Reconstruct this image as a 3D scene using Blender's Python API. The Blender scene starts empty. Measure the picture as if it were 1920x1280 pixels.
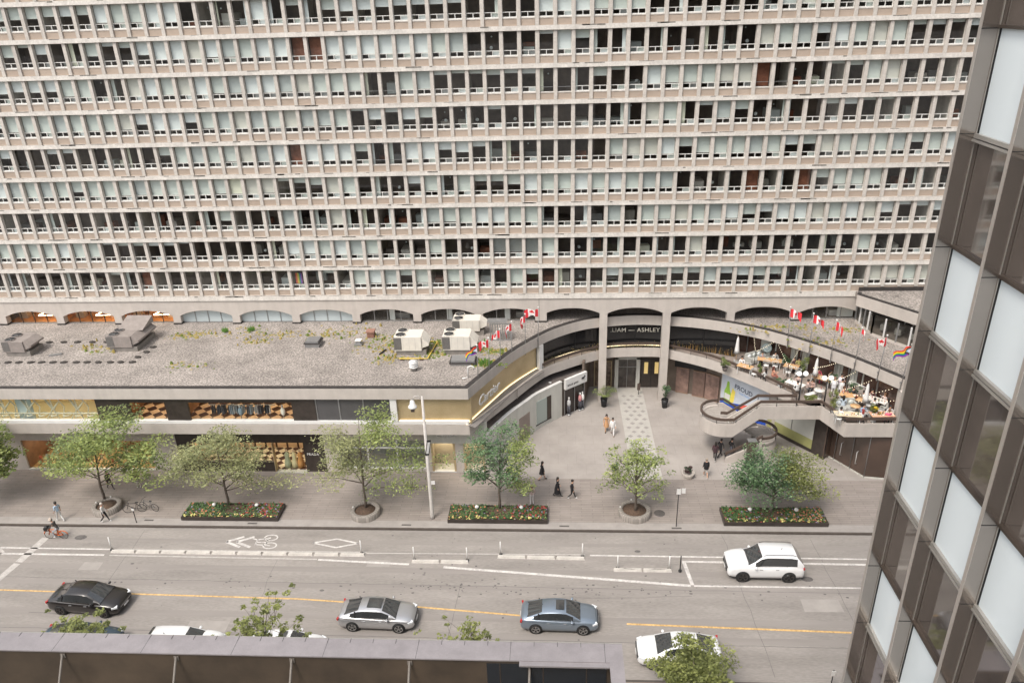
import bpy, math, random
from mathutils import Vector, Matrix
R = math.radians; PI = math.pi
rnd = random.Random(7)
scene = bpy.context.scene
COL = scene.collection
# ---------------------------------------------------------------- camera
cam = bpy.data.objects.new('camera', bpy.data.cameras.new('camera')); COL.objects.link(cam)
def set_cam():
    pitch, yaw, roll = 0.427246, -0.0647545, -0.0309424
    cp, sp, c, s = math.cos(pitch), math.sin(pitch), math.cos(yaw), math.sin(yaw)
    F = Vector((s*cp, c*cp, -sp)); Rr = Vector((c, -s, 0)); U = Rr.cross(F)
    R2 = math.cos(roll)*Rr + math.sin(roll)*U; U2 = -math.sin(roll)*Rr + math.cos(roll)*U
    m = Matrix((R2, U2, -F)).transposed().to_4x4(); m.translation = (1.4065, -62.8303, 34.8731)
    cam.matrix_world = m
    cam.data.sensor_width = 36; cam.data.lens = 1420.7/1920*36; cam.data.clip_start = .1; cam.data.clip_end = 2000
set_cam(); scene.camera = cam
# ---------------------------------------------------------------- sky and sun (overcast)
SUN_EL, SUN_AZ = 58, 215      # azimuth measured clockwise from +Y
world = bpy.data.worlds.new('World'); scene.world = world; world.use_nodes = True
wn = world.node_tree.nodes; wl = world.node_tree.links
sky = wn.new('ShaderNodeTexSky'); sky.sky_type = 'NISHITA'; sky.sun_disc = False
sky.sun_elevation = R(SUN_EL); sky.sun_rotation = R(SUN_AZ); sky.dust_density = 4; sky.air_density = 1.2
hs = wn.new('ShaderNodeHueSaturation'); hs.inputs['Saturation'].default_value = .3
wl.new(sky.outputs[0], hs.inputs['Color'])
bg = wn['Background']; wl.new(hs.outputs[0], bg.inputs['Color']); bg.inputs['Strength'].default_value = .13
sl = bpy.data.lights.new('sun', 'SUN'); sl.energy = 1.1; sl.angle = R(16); sl.color = (1, .91, .80)
so = bpy.data.objects.new('sun', sl); COL.objects.link(so)
so.rotation_euler = Vector((-math.sin(R(SUN_AZ))*math.cos(R(SUN_EL)), -math.cos(R(SUN_AZ))*math.cos(R(SUN_EL)), -math.sin(R(SUN_EL)))).to_track_quat('-Z', 'Y').to_euler()
scene.view_settings.view_transform = 'Standard'; scene.view_settings.look = 'None'
scene.view_settings.exposure = .95
try:
    scene.cycles.max_bounces = 8; scene.cycles.transparent_max_bounces = 8
    scene.cycles.caustics_reflective = False; scene.cycles.caustics_refractive = False
except Exception: pass
# ---------------------------------------------------------------- materials
def lin(c):
    f = lambda v: (v/12.92 if v <= .04045 else ((v+.055)/1.055)**2.4)
    return tuple(f(v/255) for v in c)
MATS = {}
def mat(name, col, rough=.8, metal=0, var=0, scale=2, bump=0, bscale=None, streak=0, col2=None, spec=.5, coat=0, stretch=None, fine=0, fs=None):
    if name in MATS: return MATS[name]
    m = bpy.data.materials.new(name); m.use_nodes = True; MATS[name] = m
    n = m.node_tree.nodes; l = m.node_tree.links; b = n['Principled BSDF']
    b.inputs['Base Color'].default_value = (*col, 1); b.inputs['Roughness'].default_value = rough
    b.inputs['Metallic'].default_value = metal; b.inputs['Specular IOR Level'].default_value = spec
    b.inputs['Coat Weight'].default_value = coat
    tc = n.new('ShaderNodeTexCoord'); vec = tc.outputs['Object']
    if stretch:
        mp = n.new('ShaderNodeMapping'); mp.inputs['Scale'].default_value = stretch; l.new(vec, mp.inputs[0]); vec = mp.outputs[0]
    if var or col2:
        nt = n.new('ShaderNodeTexNoise'); nt.inputs['Scale'].default_value = scale; nt.inputs['Detail'].default_value = 8; nt.inputs['Roughness'].default_value = .65
        l.new(vec, nt.inputs['Vector'])
        rp = n.new('ShaderNodeValToRGB'); l.new(nt.outputs['Fac'], rp.inputs[0])
        a = col2 or tuple(c*(1-var) for c in col); d = col if col2 else tuple(min(1, c*(1+var)) for c in col)
        rp.color_ramp.elements[0].color = (*a, 1); rp.color_ramp.elements[1].color = (*d, 1)
        rp.color_ramp.elements[0].position = .32; rp.color_ramp.elements[1].position = .68
        out = rp.outputs[0]
        if fine:
            n2 = n.new('ShaderNodeTexNoise'); n2.inputs['Scale'].default_value = fs or scale*14; n2.inputs['Detail'].default_value = 3
            l.new(vec, n2.inputs['Vector'])
            r2 = n.new('ShaderNodeValToRGB'); r2.color_ramp.elements[0].position = .35; r2.color_ramp.elements[1].position = .65
            r2.color_ramp.elements[0].color = (1-fine,)*3+(1,); r2.color_ramp.elements[1].color = (1, 1, 1, 1); l.new(n2.outputs['Fac'], r2.inputs[0])
            mx = n.new('ShaderNodeMix'); mx.data_type = 'RGBA'; mx.blend_type = 'MULTIPLY'; mx.inputs[0].default_value = 1
            l.new(out, mx.inputs[6]); l.new(r2.outputs[0], mx.inputs[7]); out = mx.outputs[2]
        if streak:
            mp2 = n.new('ShaderNodeMapping'); mp2.inputs['Scale'].default_value = (2.2, 2.2, .18); l.new(tc.outputs['Object'], mp2.inputs[0])
            n3 = n.new('ShaderNodeTexNoise'); n3.inputs['Scale'].default_value = 1.0; n3.inputs['Detail'].default_value = 6; l.new(mp2.outputs[0], n3.inputs['Vector'])
            r3 = n.new('ShaderNodeValToRGB'); r3.color_ramp.elements[0].position = .3; r3.color_ramp.elements[1].position = .55
            r3.color_ramp.elements[0].color = (1-streak,)*3+(1,); r3.color_ramp.elements[1].color = (1, 1, 1, 1); l.new(n3.outputs['Fac'], r3.inputs[0])
            mx = n.new('ShaderNodeMix'); mx.data_type = 'RGBA'; mx.blend_type = 'MULTIPLY'; mx.inputs[0].default_value = 1
            l.new(out, mx.inputs[6]); l.new(r3.outputs[0], mx.inputs[7]); out = mx.outputs[2]
        l.new(out, b.inputs['Base Color'])
    if bump:
        bn = n.new('ShaderNodeTexNoise'); bn.inputs['Scale'].default_value = bscale or scale*10; bn.inputs['Detail'].default_value = 4; l.new(vec, bn.inputs['Vector'])
        bp = n.new('ShaderNodeBump'); bp.inputs['Strength'].default_value = bump; bp.inputs['Distance'].default_value = .03
        l.new(bn.outputs['Fac'], bp.inputs['Height']); l.new(bp.outputs[0], b.inputs['Normal'])
    return m
def emat(name, col, s):
    if name in MATS: return MATS[name]
    m = mat(name, col, .5); b = m.node_tree.nodes['Principled BSDF']
    b.inputs['Emission Color'].default_value = (*col, 1); b.inputs['Emission Strength'].default_value = s
    return m
def glassmat(name, tint=(1, 1, 1), base=.06, gl=(1, 1, 1)):
    m = bpy.data.materials.new(name); m.use_nodes = True; MATS[name] = m
    n = m.node_tree.nodes; l = m.node_tree.links; n.remove(n['Principled BSDF'])
    o = n['Material Output']; t = n.new('ShaderNodeBsdfTransparent'); t.inputs[0].default_value = (*tint, 1)
    g = n.new('ShaderNodeBsdfGlossy'); g.inputs['Roughness'].default_value = .02; g.inputs['Color'].default_value = (*gl, 1)
    f = n.new('ShaderNodeLayerWeight'); p5 = n.new('ShaderNodeMath'); p5.operation = 'POWER'; p5.inputs[1].default_value = 4; l.new(f.outputs['Facing'], p5.inputs[0])
    a = n.new('ShaderNodeMath'); a.operation = 'MULTIPLY_ADD'; a.inputs[1].default_value = .8; a.inputs[2].default_value = base; a.use_clamp = True
    l.new(p5.outputs[0], a.inputs[0]); mx = n.new('ShaderNodeMixShader'); l.new(a.outputs[0], mx.inputs[0]); l.new(t.outputs[0], mx.inputs[1]); l.new(g.outputs[0], mx.inputs[2]); l.new(mx.outputs[0], o.inputs[0])
    return m
def ribmat(name, c1, c2, scale, axis='X', rough=.7, metal=0, bump=.4):
    m = bpy.data.materials.new(name); m.use_nodes = True; MATS[name] = m
    n = m.node_tree.nodes; l = m.node_tree.links; b = n['Principled BSDF']; b.inputs['Roughness'].default_value = rough; b.inputs['Metallic'].default_value = metal
    tc = n.new('ShaderNodeTexCoord'); w = n.new('ShaderNodeTexWave'); w.bands_direction = axis; w.inputs['Scale'].default_value = scale; w.inputs['Distortion'].default_value = .3
    l.new(tc.outputs['Object'], w.inputs[0]); nt = n.new('ShaderNodeTexNoise'); nt.inputs['Scale'].default_value = .7; nt.inputs['Detail'].default_value = 5; l.new(tc.outputs['Object'], nt.inputs[0])
    r = n.new('ShaderNodeValToRGB'); r.color_ramp.elements[0].color = (*c1, 1); r.color_ramp.elements[1].color = (*c2, 1); r.color_ramp.elements[0].position = .3; r.color_ramp.elements[1].position = .7
    ad = n.new('ShaderNodeMath'); ad.operation = 'MULTIPLY_ADD'; ad.inputs[1].default_value = .45; l.new(w.outputs[1], ad.inputs[0])
    m2 = n.new('ShaderNodeMath'); m2.operation = 'MULTIPLY'; m2.inputs[1].default_value = .6; l.new(nt.outputs[0], m2.inputs[0]); l.new(m2.outputs[0], ad.inputs[2])
    l.new(ad.outputs[0], r.inputs[0]); l.new(r.outputs[0], b.inputs['Base Color'])
    bp = n.new('ShaderNodeBump'); bp.inputs['Strength'].default_value = bump; bp.inputs['Distance'].default_value = .02; l.new(w.outputs[1], bp.inputs['Height']); l.new(bp.outputs[0], b.inputs['Normal'])
    return m
def checkmat(name, c1, c2, scale, rot=45, rough=.4):
    m = bpy.data.materials.new(name); m.use_nodes = True; MATS[name] = m
    n = m.node_tree.nodes; l = m.node_tree.links; b = n['Principled BSDF']; b.inputs['Roughness'].default_value = rough
    tc = n.new('ShaderNodeTexCoord'); mp = n.new('ShaderNodeMapping'); mp.inputs['Rotation'].default_value = (0, 0, R(rot)); mp.inputs['Location'].default_value = (.03, .03, .03)
    c = n.new('ShaderNodeTexChecker'); c.inputs['Scale'].default_value = scale; c.inputs[1].default_value = (*c1, 1); c.inputs[2].default_value = (*c2, 1)
    l.new(tc.outputs['Object'], mp.inputs[0]); l.new(mp.outputs[0], c.inputs[0]); l.new(c.outputs[0], b.inputs['Base Color']); return m
def pavemat(name, c, bw, bh, mortar, var, rough=.85, rot=0):
    """slabs or setts in rows with joints, wear noise on top"""
    m = bpy.data.materials.new(name); m.use_nodes = True; MATS[name] = m
    n = m.node_tree.nodes; l = m.node_tree.links; b = n['Principled BSDF']; b.inputs['Roughness'].default_value = rough
    tc = n.new('ShaderNodeTexCoord'); mp = n.new('ShaderNodeMapping'); mp.inputs['Rotation'].default_value = (0, 0, R(rot)); l.new(tc.outputs['Object'], mp.inputs[0])
    br = n.new('ShaderNodeTexBrick'); br.inputs['Scale'].default_value = 1; br.inputs['Brick Width'].default_value = bw; br.inputs['Row Height'].default_value = bh
    br.inputs['Mortar Size'].default_value = mortar; br.inputs['Mortar Smooth'].default_value = .3
    br.inputs['Color1'].default_value = (*[v*(1-var) for v in c], 1); br.inputs['Color2'].default_value = (*[v*(1+var) for v in c], 1); br.inputs['Mortar'].default_value = (*[v*.72 for v in c], 1)
    l.new(mp.outputs[0], br.inputs[0])
    nt = n.new('ShaderNodeTexNoise'); nt.inputs['Scale'].default_value = .35; nt.inputs['Detail'].default_value = 10; nt.inputs['Roughness'].default_value = .7; l.new(tc.outputs['Object'], nt.inputs[0])
    r = n.new('ShaderNodeValToRGB'); r.color_ramp.elements[0].position = .3; r.color_ramp.elements[1].position = .7; r.color_ramp.elements[0].color = (.8, .79, .78, 1); r.color_ramp.elements[1].color = (1.08, 1.07, 1.06, 1); l.new(nt.outputs[0], r.inputs[0])
    mx = n.new('ShaderNodeMix'); mx.data_type = 'RGBA'; mx.blend_type = 'MULTIPLY'; mx.inputs[0].default_value = 1; l.new(br.outputs[0], mx.inputs[6]); l.new(r.outputs[0], mx.inputs[7])
    l.new(mx.outputs[2], b.inputs['Base Color']); return m
CONC = mat('concrete', (.51, .462, .42), .85, var=.07, scale=1.0, bump=.2, streak=.08, fine=.05)
CONC2 = mat('concrete_fin', (.58, .535, .485), .85, var=.12, scale=2.5, bump=.2, streak=.16, fine=.1, fs=9)
CONCS = mat('concrete_slab_edge', (.68, .64, .59), .85, var=.14, scale=.8, bump=.25, streak=.1, fine=.14, fs=7)
STAIN = mat('rain_stained_concrete', (.20, .185, .165), .9, var=.5, scale=6)
DARKE = mat('dark_roof_edge', (.035, .03, .028), .7, var=.3, scale=3)
SPAN = ribmat('tan_ribbed_panel', (.34, .27, .215), (.48, .39, .32), 5.5, rough=.75)
WFRAME = mat('white_window_frame', (.66, .65, .62), .5)
GLASS = glassmat('window_glass', (.95, .98, .97), .06)
SGLASS = glassmat('shop_glass', (.93, .93, .9), .03)
BLIND = mat('roller_blind', (.60, .635, .60), .8, var=.06, scale=.6)
BLINDW = mat('white_roller_blind', (.73, .76, .76), .8, var=.03, scale=.6)
BLINDG = mat('grey_roller_blind', (.50, .53, .52), .8, var=.08, scale=.8)
BLINDC = mat('warm_roller_blind', (.62, .60, .545), .8, var=.06, scale=.6)
BLINDY = mat('cream_roller_blind', (.75, .74, .6), .8, var=.05, scale=.6)
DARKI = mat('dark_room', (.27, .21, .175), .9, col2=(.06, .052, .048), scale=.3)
REDI = mat('red_brown_drape', (.22, .08, .045), .9, var=.4, scale=1.5)
BLACK = mat('black', (.012, .012, .013), .5)
DMET = mat('dark_bronze_metal', (.07, .055, .045), .4, metal=.4, var=.2, scale=2)
BRAIL = mat('brown_painted_rail', (.085, .06, .048), .5, var=.2, scale=3)
GREYM = mat('grey_metal', (.32, .32, .32), .45, metal=.6, var=.1, scale=2)
WPAINT = mat('white_paint', (.72, .71, .69), .45, var=.04, scale=2)
DSTONE = mat('dark_brown_stone', (.045, .036, .031), .35, var=.3, scale=2)
LSTONE = mat('pale_stone', (.56, .55, .50), .6, var=.1, scale=1.5, stretch=(1, 1, .25))
GOLD = ribmat('gold_ribbed_panel', (.36, .265, .14), (.70, .57, .36), 9, rough=.42, metal=.35)
SKIN = [mat('skin_a', (.55, .33, .23), .6), mat('skin_b', (.36, .2, .13), .6), mat('skin_c', (.16, .08, .05), .6)]
def cm(c, rough=.85):   # cloth colour
    return mat('cloth_%02x%02x%02x' % tuple(int(v*255) for v in c), c, rough, var=.1, scale=6)
# ---------------------------------------------------------------- mesh builder
class MB:
    def __init__(s): s.v = []; s.f = []; s.m = []; s.mats = []; s.sm = []
    def mi(s, m):
        if m not in s.mats: s.mats.append(m)
        return s.mats.index(m)
    def add(s, vs, fs, m, smooth=False):
        o = len(s.v); s.v += [tuple(p) for p in vs]; k = s.mi(m)
        for f in fs: s.f.append(tuple(i+o for i in f)); s.m.append(k); s.sm.append(smooth)
    def box(s, x0, x1, y0, y1, z0, z1, m, skip=''):
        vs = [(x0, y0, z0), (x1, y0, z0), (x1, y1, z0), (x0, y1, z0), (x0, y0, z1), (x1, y0, z1), (x1, y1, z1), (x0, y1, z1)]
        F = dict(b=(0, 3, 2, 1), t=(4, 5, 6, 7), f=(0, 1, 5, 4), r=(1, 2, 6, 5), k=(2, 3, 7, 6), l=(3, 0, 4, 7))
        s.add(vs, [F[c] for c in F if c not in skip], m)
    def obox(s, c, size, rz, m, rx=0, ry=0):
        M = Matrix.Rotation(rz, 3, 'Z') @ Matrix.Rotation(ry, 3, 'Y') @ Matrix.Rotation(rx, 3, 'X'); a, b, h = (v/2 for v in size)
        vs = [Vector(c)+M @ Vector(p) for p in [(-a, -b, -h), (a, -b, -h), (a, b, -h), (-a, b, -h), (-a, -b, h), (a, -b, h), (a, b, h), (-a, b, h)]]
        s.add(vs, [(0, 3, 2, 1), (4, 5, 6, 7), (0, 1, 5, 4), (1, 2, 6, 5), (2, 3, 7, 6), (3, 0, 4, 7)], m)
    def prism(s, pts, z0, z1, m, mtop=None, bottom=True):
        n = len(pts); a = sum(pts[i][0]*pts[(i+1) % n][1]-pts[(i+1) % n][0]*pts[i][1] for i in range(n))
        if a < 0: pts = pts[::-1]
        vs = [(p[0], p[1], z0) for p in pts]+[(p[0], p[1], z1) for p in pts]
        s.add(vs, [(i, (i+1) % n, n+(i+1) % n, n+i) for i in range(n)], m)
        s.add([v for v in vs[n:]], [tuple(range(n))], mtop or m)
        if bottom: s.add([v for v in vs[:n]], [tuple(range(n))[::-1]], m)
    def tube(s, path, r, m, n=8, cap=True, smooth=True):
        path = [Vector(p) for p in path]; rs = r if isinstance(r, (list, tuple)) else [r]*len(path)
        vs = []; up = Vector((0, 0, 1)); a = None
        for i, p in enumerate(path):
            t = (path[min(i+1, len(path)-1)]-path[max(i-1, 0)]); t = t.normalized() if t.length > 1e-9 else Vector((0, 0, 1))
            if a is None: a = t.cross(up if abs(t.z) < .95 else Vector((1, 0, 0))).normalized()
            else:
                a = a-t*a.dot(t); a = a.normalized() if a.length > 1e-6 else t.orthogonal().normalized()
            b = t.cross(a)
            for k in range(n): vs.append(p+(a*math.cos(2*PI*k/n)+b*math.sin(2*PI*k/n))*rs[i])
        fs = [(i*n+k, i*n+(k+1) % n, (i+1)*n+(k+1) % n, (i+1)*n+k) for i in range(len(path)-1) for k in range(n)]
        if cap: fs += [tuple(range(n))[::-1], tuple(range((len(path)-1)*n, len(path)*n))]
        s.add(vs, fs, m, smooth)
    def cyl(s, x, y, z0, z1, r, m, n=16, r2=None): s.tube([(x, y, z0), (x, y, z1)], [r, r if r2 is None else r2], m, n, smooth=n > 6)
    def lathe(s, prof, c, m, n=20, smooth=True):
        vs = [(c[0]+r*math.cos(2*PI*k/n), c[1]+r*math.sin(2*PI*k/n), c[2]+z) for r, z in prof for k in range(n)]
        s.add(vs, [(i*n+k, i*n+(k+1) % n, (i+1)*n+(k+1) % n, (i+1)*n+k) for i in range(len(prof)-1) for k in range(n)], m, smooth)
    def ell(s, c, r, m, n=10, k=6, top=1, bot=-1):
        vs = []
        for i in range(k+1):
            t = bot*PI/2+(top-bot)*PI/2*i/k
            for j in range(n): vs.append((c[0]+r[0]*math.cos(t)*math.cos(2*PI*j/n), c[1]+r[1]*math.cos(t)*math.sin(2*PI*j/n), c[2]+r[2]*math.sin(t)))
        s.add(vs, [(i*n+j, i*n+(j+1) % n, (i+1)*n+(j+1) % n, (i+1)*n+j) for i in range(k) for j in range(n)], m, True)
    def sweep(s, path, prof, m, closed=False, caps=True, zs=None, mats=None):
        """plan polyline swept with a profile of (offset to the left of travel, z)"""
        n = len(path); k = len(prof); vs = []
        for i in range(n):
            p = Vector(path[i][:2]).to_3d()
            a = Vector(path[(i-1) % n if closed else max(i-1, 0)][:2]); b = Vector(path[(i+1) % n if closed else min(i+1, n-1)][:2]); q = Vector(path[i][:2])
            d1 = (q-a).normalized() if (q-a).length > 1e-6 else (b-q).normalized(); d2 = (b-q).normalized() if (b-q).length > 1e-6 else d1
            n1 = Vector((-d1.y, d1.x)); n2 = Vector((-d2.y, d2.x)); nn = (n1+n2); nn.normalize(); nn /= max(.35, nn.dot(n1))
            dz = zs[i] if zs else 0
            for o, z in prof: vs.append((q.x+nn.x*o, q.y+nn.y*o, z+dz))
        gr = {}
        for j in range(k): gr.setdefault(id(mats[j]) if mats else 0, []).append(j)
        for js in gr.values(): s.add(vs, [(i*k+j, ((i+1) % n)*k+j, ((i+1) % n)*k+(j+1) % k, i*k+(j+1) % k) for j in js for i in range(n if closed else n-1)], mats[js[0]] if mats else m)
        if caps and not closed: s.add(vs[:k]+vs[-k:], [tuple(range(k)), tuple(range(k, 2*k))[::-1]], m)
    def wall(s, path, z0, z1, t, m):   # vertical wall, thickness t to the left of travel
        s.sweep(path, [(0, z0), (t, z0), (t, z1), (0, z1)], m)
    def ob(s, name, parent=None, loc=None, rz=0, merge=False):
        me = bpy.data.meshes.new(name); me.from_pydata(s.v, [], s.f)
        for m in s.mats: me.materials.append(m)
        me.polygons.foreach_set('material_index', s.m); me.polygons.foreach_set('use_smooth', s.sm); me.update()
        o = bpy.data.objects.new(name, me); COL.objects.link(o)
        if parent: o.parent = parent
        if loc: o.location = loc
        if rz: o.rotation_euler[2] = rz
        return o
def tag(o, label, cat, group=None, kind=None):
    if label: o['label'] = label
    if cat: o['category'] = cat
    if group: o['group'] = group
    if kind: o['kind'] = kind
    return o
def thing(name, label, cat, loc=(0, 0, 0), rz=0, group=None):
    o = bpy.data.objects.new(name, None); COL.objects.link(o); o.location = loc; o.rotation_euler = (0, 0, rz); o.empty_display_size = .2
    return tag(o, label, cat, group)
def struct(mb, name): return tag(mb.ob(name), None, None, None, 'structure')
KIDS = {}
def copytree(o, loc=None, rz=None, label=None, par=None, scale=None):
    c = o.copy(); COL.objects.link(c)
    if par: c.parent = par
    if loc is not None: c.location = loc
    if rz is not None: c.rotation_euler = (0, 0, rz)
    if scale: c.scale = scale
    if label: c['label'] = label
    for k in [q for q in list(bpy.data.objects) if q.parent == o]: copytree(k, par=c)
    return c
def cat(pts, n=6):   # Catmull-Rom through plan points
    P = [Vector(p) for p in pts]; P = [2*P[0]-P[1]]+P+[2*P[-1]-P[-2]]; out = []
    for i in range(1, len(P)-2):
        for k in range(n):
            t = k/n; a, b, c, d = P[i-1:i+3]
            out.append(tuple(.5*((2*b)+(c-a)*t+(2*a-5*b+4*c-d)*t*t+(3*b-a-3*c+d)*t**3)))
    out.append(tuple(P[-2])); return out
def textmesh(txt, size, m, shear=0, ext=.01, spacing=1, align='CENTER'):
    cu = bpy.data.curves.new('t', 'FONT'); cu.body = txt; cu.size = size; cu.extrude = ext; cu.shear = shear; cu.align_x = align; cu.space_character = spacing; cu.align_y = 'CENTER'; cu.resolution_u = 3
    o = bpy.data.objects.new('t', cu); COL.objects.link(o); dg = bpy.context.evaluated_depsgraph_get()
    me = bpy.data.meshes.new_from_object(o.evaluated_get(dg)); bpy.data.objects.remove(o); bpy.data.curves.remove(cu)
    me.materials.clear(); me.materials.append(m); return me
def text(name, txt, size, m, loc, rz=0, parent=None, rx=PI/2, **k):
    o = bpy.data.objects.new(name, textmesh(txt, size, m, **k)); COL.objects.link(o); o.location = loc; o.rotation_euler = (rx, 0, rz)
    if parent: o.parent = parent
    return o
# ================================================================ ground, road, pavements
ASPH = mat('asphalt', (.29, .265, .243), .9, var=.16, scale=.4, bump=.3, bscale=60, fine=.16, fs=9, stretch=(.35, 1.6, 1))
PAVE = pavemat('sidewalk_setts', (.285, .252, .23), 1.6, .22, .02, .07)
PLAZA = pavemat('plaza_slabs', (.355, .326, .303), 1.5, 1.5, .008, .02)
KERB = mat('shadowed_kerb_stone', (.085, .07, .06), .85, var=.15, scale=2)  # dark brown: shadow on the kerb face painted into the stone colour
GROUND = mat('ground', (.2, .19, .18), .95, var=.2, scale=.1)
PAINT = mat('worn_white_road_paint', (.74, .71, .67), .7, col2=(.5, .47, .45), scale=2.2, fine=.25, fs=7)
PAINTT = mat('old_white_road_paint', (.50, .47, .44), .8, var=.2, scale=5, fine=.3)
YEL = mat('yellow_road_paint', (.70, .45, .17), .7, var=.2, scale=2, fine=.35, fs=7)
PATCH = mat('dark_asphalt_seal', (.12, .11, .105), .9, var=.3, scale=3)
g = MB(); g.box(-600, 600, -600, 900, -1, -.14, GROUND); struct(g, 'ground')
g = MB(); g.box(-160, 160, -31.9, -19.0, -.3, -.12, ASPH); struct(g, 'road')
g = MB(); g.box(-160, 160, -18.86, -18.05, -.3, .0, mat('kerb_strip_concrete', (.31, .285, .265), .9, var=.12, scale=1)); g.box(-160, 160, -18.05, -12.6, -.3, 0, PAVE); g.box(-160, -5.7, -12.6, -11.4, -.3, 0, PAVE); g.box(28, 160, -12.6, -11.4, -.3, 0, PAVE); struct(g, 'sidewalk')
g = MB(); g.box(-5.7, 28, -12.6, 4, -.3, -.001, PLAZA); struct(g, 'plaza_paving')
g = MB(); g.box(-160, 160, -19.02, -18.86, -.3, .006, KERB); g.box(-160, 160, -32.06, -31.9, -.3, .006, KERB); struct(g, 'kerb')
g = MB(); g.box(-160, 160, -46, -32.06, -.3, 0, PAVE); struct(g, 'near_sidewalk')
# lighter strip of plaza with dark diamond setts
STRIP = mat('pale_plaza_strip', (.44, .42, .385), .85, var=.08, scale=2, fine=.1)
DIAM = mat('grey_diamond_sett', (.29, .27, .255), .85, var=.15, scale=3)
g = MB(); g.prism([(7.2, 2.6), (9.6, 2.6), (9.7, -12.6), (7.35, -12.6)], .0, .004, STRIP, bottom=False)
for r in range(17):
    for q in range(2 if r % 2 else 3):
        x = 7.75+q*.75+(.37 if r % 2 else 0); y = 1.0-r*.72
        g.prism([(x-.24, y), (x, y-.24), (x+.24, y), (x, y+.24)], .004, .008, DIAM, bottom=False)
struct(g, 'plaza_path')
# painted markings
ZM0, ZM1 = -.119, -.115
def stripe(mb, p, q, w, m):
    p, q = Vector(p), Vector(q); d = (q-p).normalized(); n = Vector((-d.y, d.x))*w/2
    mb.prism([tuple(p+n), tuple(q+n), tuple(q-n), tuple(p-n)], ZM0, ZM1, m, bottom=False)
g = MB()
stripe(g, (-80, -21.3), (-30.4, -21.45), .13, PAINT); stripe(g, (-80, -22.02), (-30.5, -22.06), .16, PAINT)
stripe(g, (-30.2, -21.48), (-11.9, -21.42), .1, PAINTT); stripe(g, (-30.1, -22.08), (-15.2, -22.22), .1, PAINTT)
stripe(g, (-15.1, -22.25), (-8.7, -22.6), .17, PAINT); stripe(g, (-11.9, -21.52), (3.3, -21.4), .09, PAINTT)
stripe(g, (-6.3, -22.83), (10.0, -24.27), .2, PAINT); stripe(g, (3.62, -21.46), (60, -21.62), .12, PAINT)
stripe(g, (9.8, -21.97), (60, -22.3), .17, PAINT); stripe(g, (9.9, -22.05), (10.12, -24.2), .24, PAINT); stripe(g, (10.2, -24.28), (60, -24.2), .13, PAINT)
stripe(g, (-35.9, -20.3), (-36.2, -22.9), .55, PAINTT); stripe(g, (-36.22, -23.05), (-36.6, -25.3), .5, PAINTT); stripe(g, (-38.7, -21.5), (-38.0, -22.0), .3, PAINTT)
struct(g, 'lane_marking')
g = MB(); stripe(g, (-80, -25.2), (-35.6, -25.62), .1, YEL); stripe(g, (-35.6, -25.62), (-15.3, -26.0), .11, YEL); stripe(g, (-15.3, -26.0), (-7.4, -26.53), .11, YEL); stripe(g, (-7.4, -26.53), (2.4, -27.4), .12, YEL)
stripe(g, (5.6, -27.65), (60, -29.2), .13, YEL); struct(g, 'centre_line')
g = MB()                      # bicycle and chevrons
for dx in (0, .75):
    stripe(g, (-22.3+dx, -20.5), (-21.2+dx, -19.92), .2, PAINT); stripe(g, (-22.3+dx, -20.5), (-21.1+dx, -21.05), .2, PAINT)
def ringp(mb, cx, cy, rx, ry, w, m, n=18):
    for k in range(n):
        a, b = 2*PI*k/n, 2*PI*(k+.95)/n
        mb.prism([(cx+rx*math.cos(a), cy+ry*math.sin(a)), (cx+rx*math.cos(b), cy+ry*math.sin(b)), (cx+(rx-w)*math.cos(b), cy+(ry-w)*math.sin(b)), (cx+(rx-w)*math.cos(a), cy+(ry-w)*math.sin(a))], ZM0, ZM1, m, bottom=False)
ringp(g, -19.2, -20.0, .52, .36, .1, PAINT); ringp(g, -19.0, -20.85, .52, .36, .1, PAINT)
for p, q in (((-19.2, -20.0), (-20.1, -20.25)), ((-19.0, -20.85), (-20.1, -20.75)), ((-20.1, -20.2), (-20.1, -20.8)), ((-20.1, -20.5), (-19.3, -20.5)), ((-19.4, -20.05), (-19.3, -20.8)), ((-20.5, -20.1), (-20.1, -20.25))): stripe(g, p, q, .1, PAINT)
struct(g, 'bicycle_lane_marking')
g = MB(); D = [(-16.0, -20.5), (-14.35, -20.05), (-12.7, -20.5), (-14.2, -20.97)]
for i in range(4): stripe(g, D[i], D[(i+1) % 4], .13, PAINT)
struct(g, 'diamond_lane_marking')
g = MB(); SEAM = mat('tar_seam', (.16, .148, .14), .85, var=.2, scale=3)
rr = random.Random(8)
def seam(x0, y0, x1, y1, w=.05, j=.08):
    n = max(3, int(abs(x1-x0)+abs(y1-y0))); P = [(x0+(x1-x0)*k/n+rr.uniform(-j, j), y0+(y1-y0)*k/n+rr.uniform(-j, j)) for k in range(n+1)]
    g.sweep(P, [(-w/2, ZM0-.0006), (w/2, ZM0-.0006), (w/2, ZM0+.0006), (-w/2, ZM0+.0006)], SEAM)
seam(-60, -24.2, 40, -24.9, .035, .03); seam(-60, -28.6, 40, -29.4, .04, .03); seam(-32.4, -27.6, -30.1, -27.7); seam(-28.5, -31.5, -28.9, -19.3, .03); seam(-5.5, -31.5, -4.9, -24.8, .03); seam(13.5, -31.5, 13.0, -19.2, .03); seam(-18, -22.4, -17.5, -31.5, .025); seam(2.5, -25.5, 10, -25.2, .03, .12); seam(-24, -29.6, -19, -29.2, .03, .15); seam(19, -19.5, 19.4, -31, .03)
struct(g, 'tar_seam')
g = MB(); TRK = mat('darker_wheel_track', (.255, .232, .214), .85, var=.1, scale=.6, stretch=(.2, 2, 1)); WORN = mat('lighter_worn_asphalt', (.32, .295, .272), .9, var=.12, scale=.8)
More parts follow.
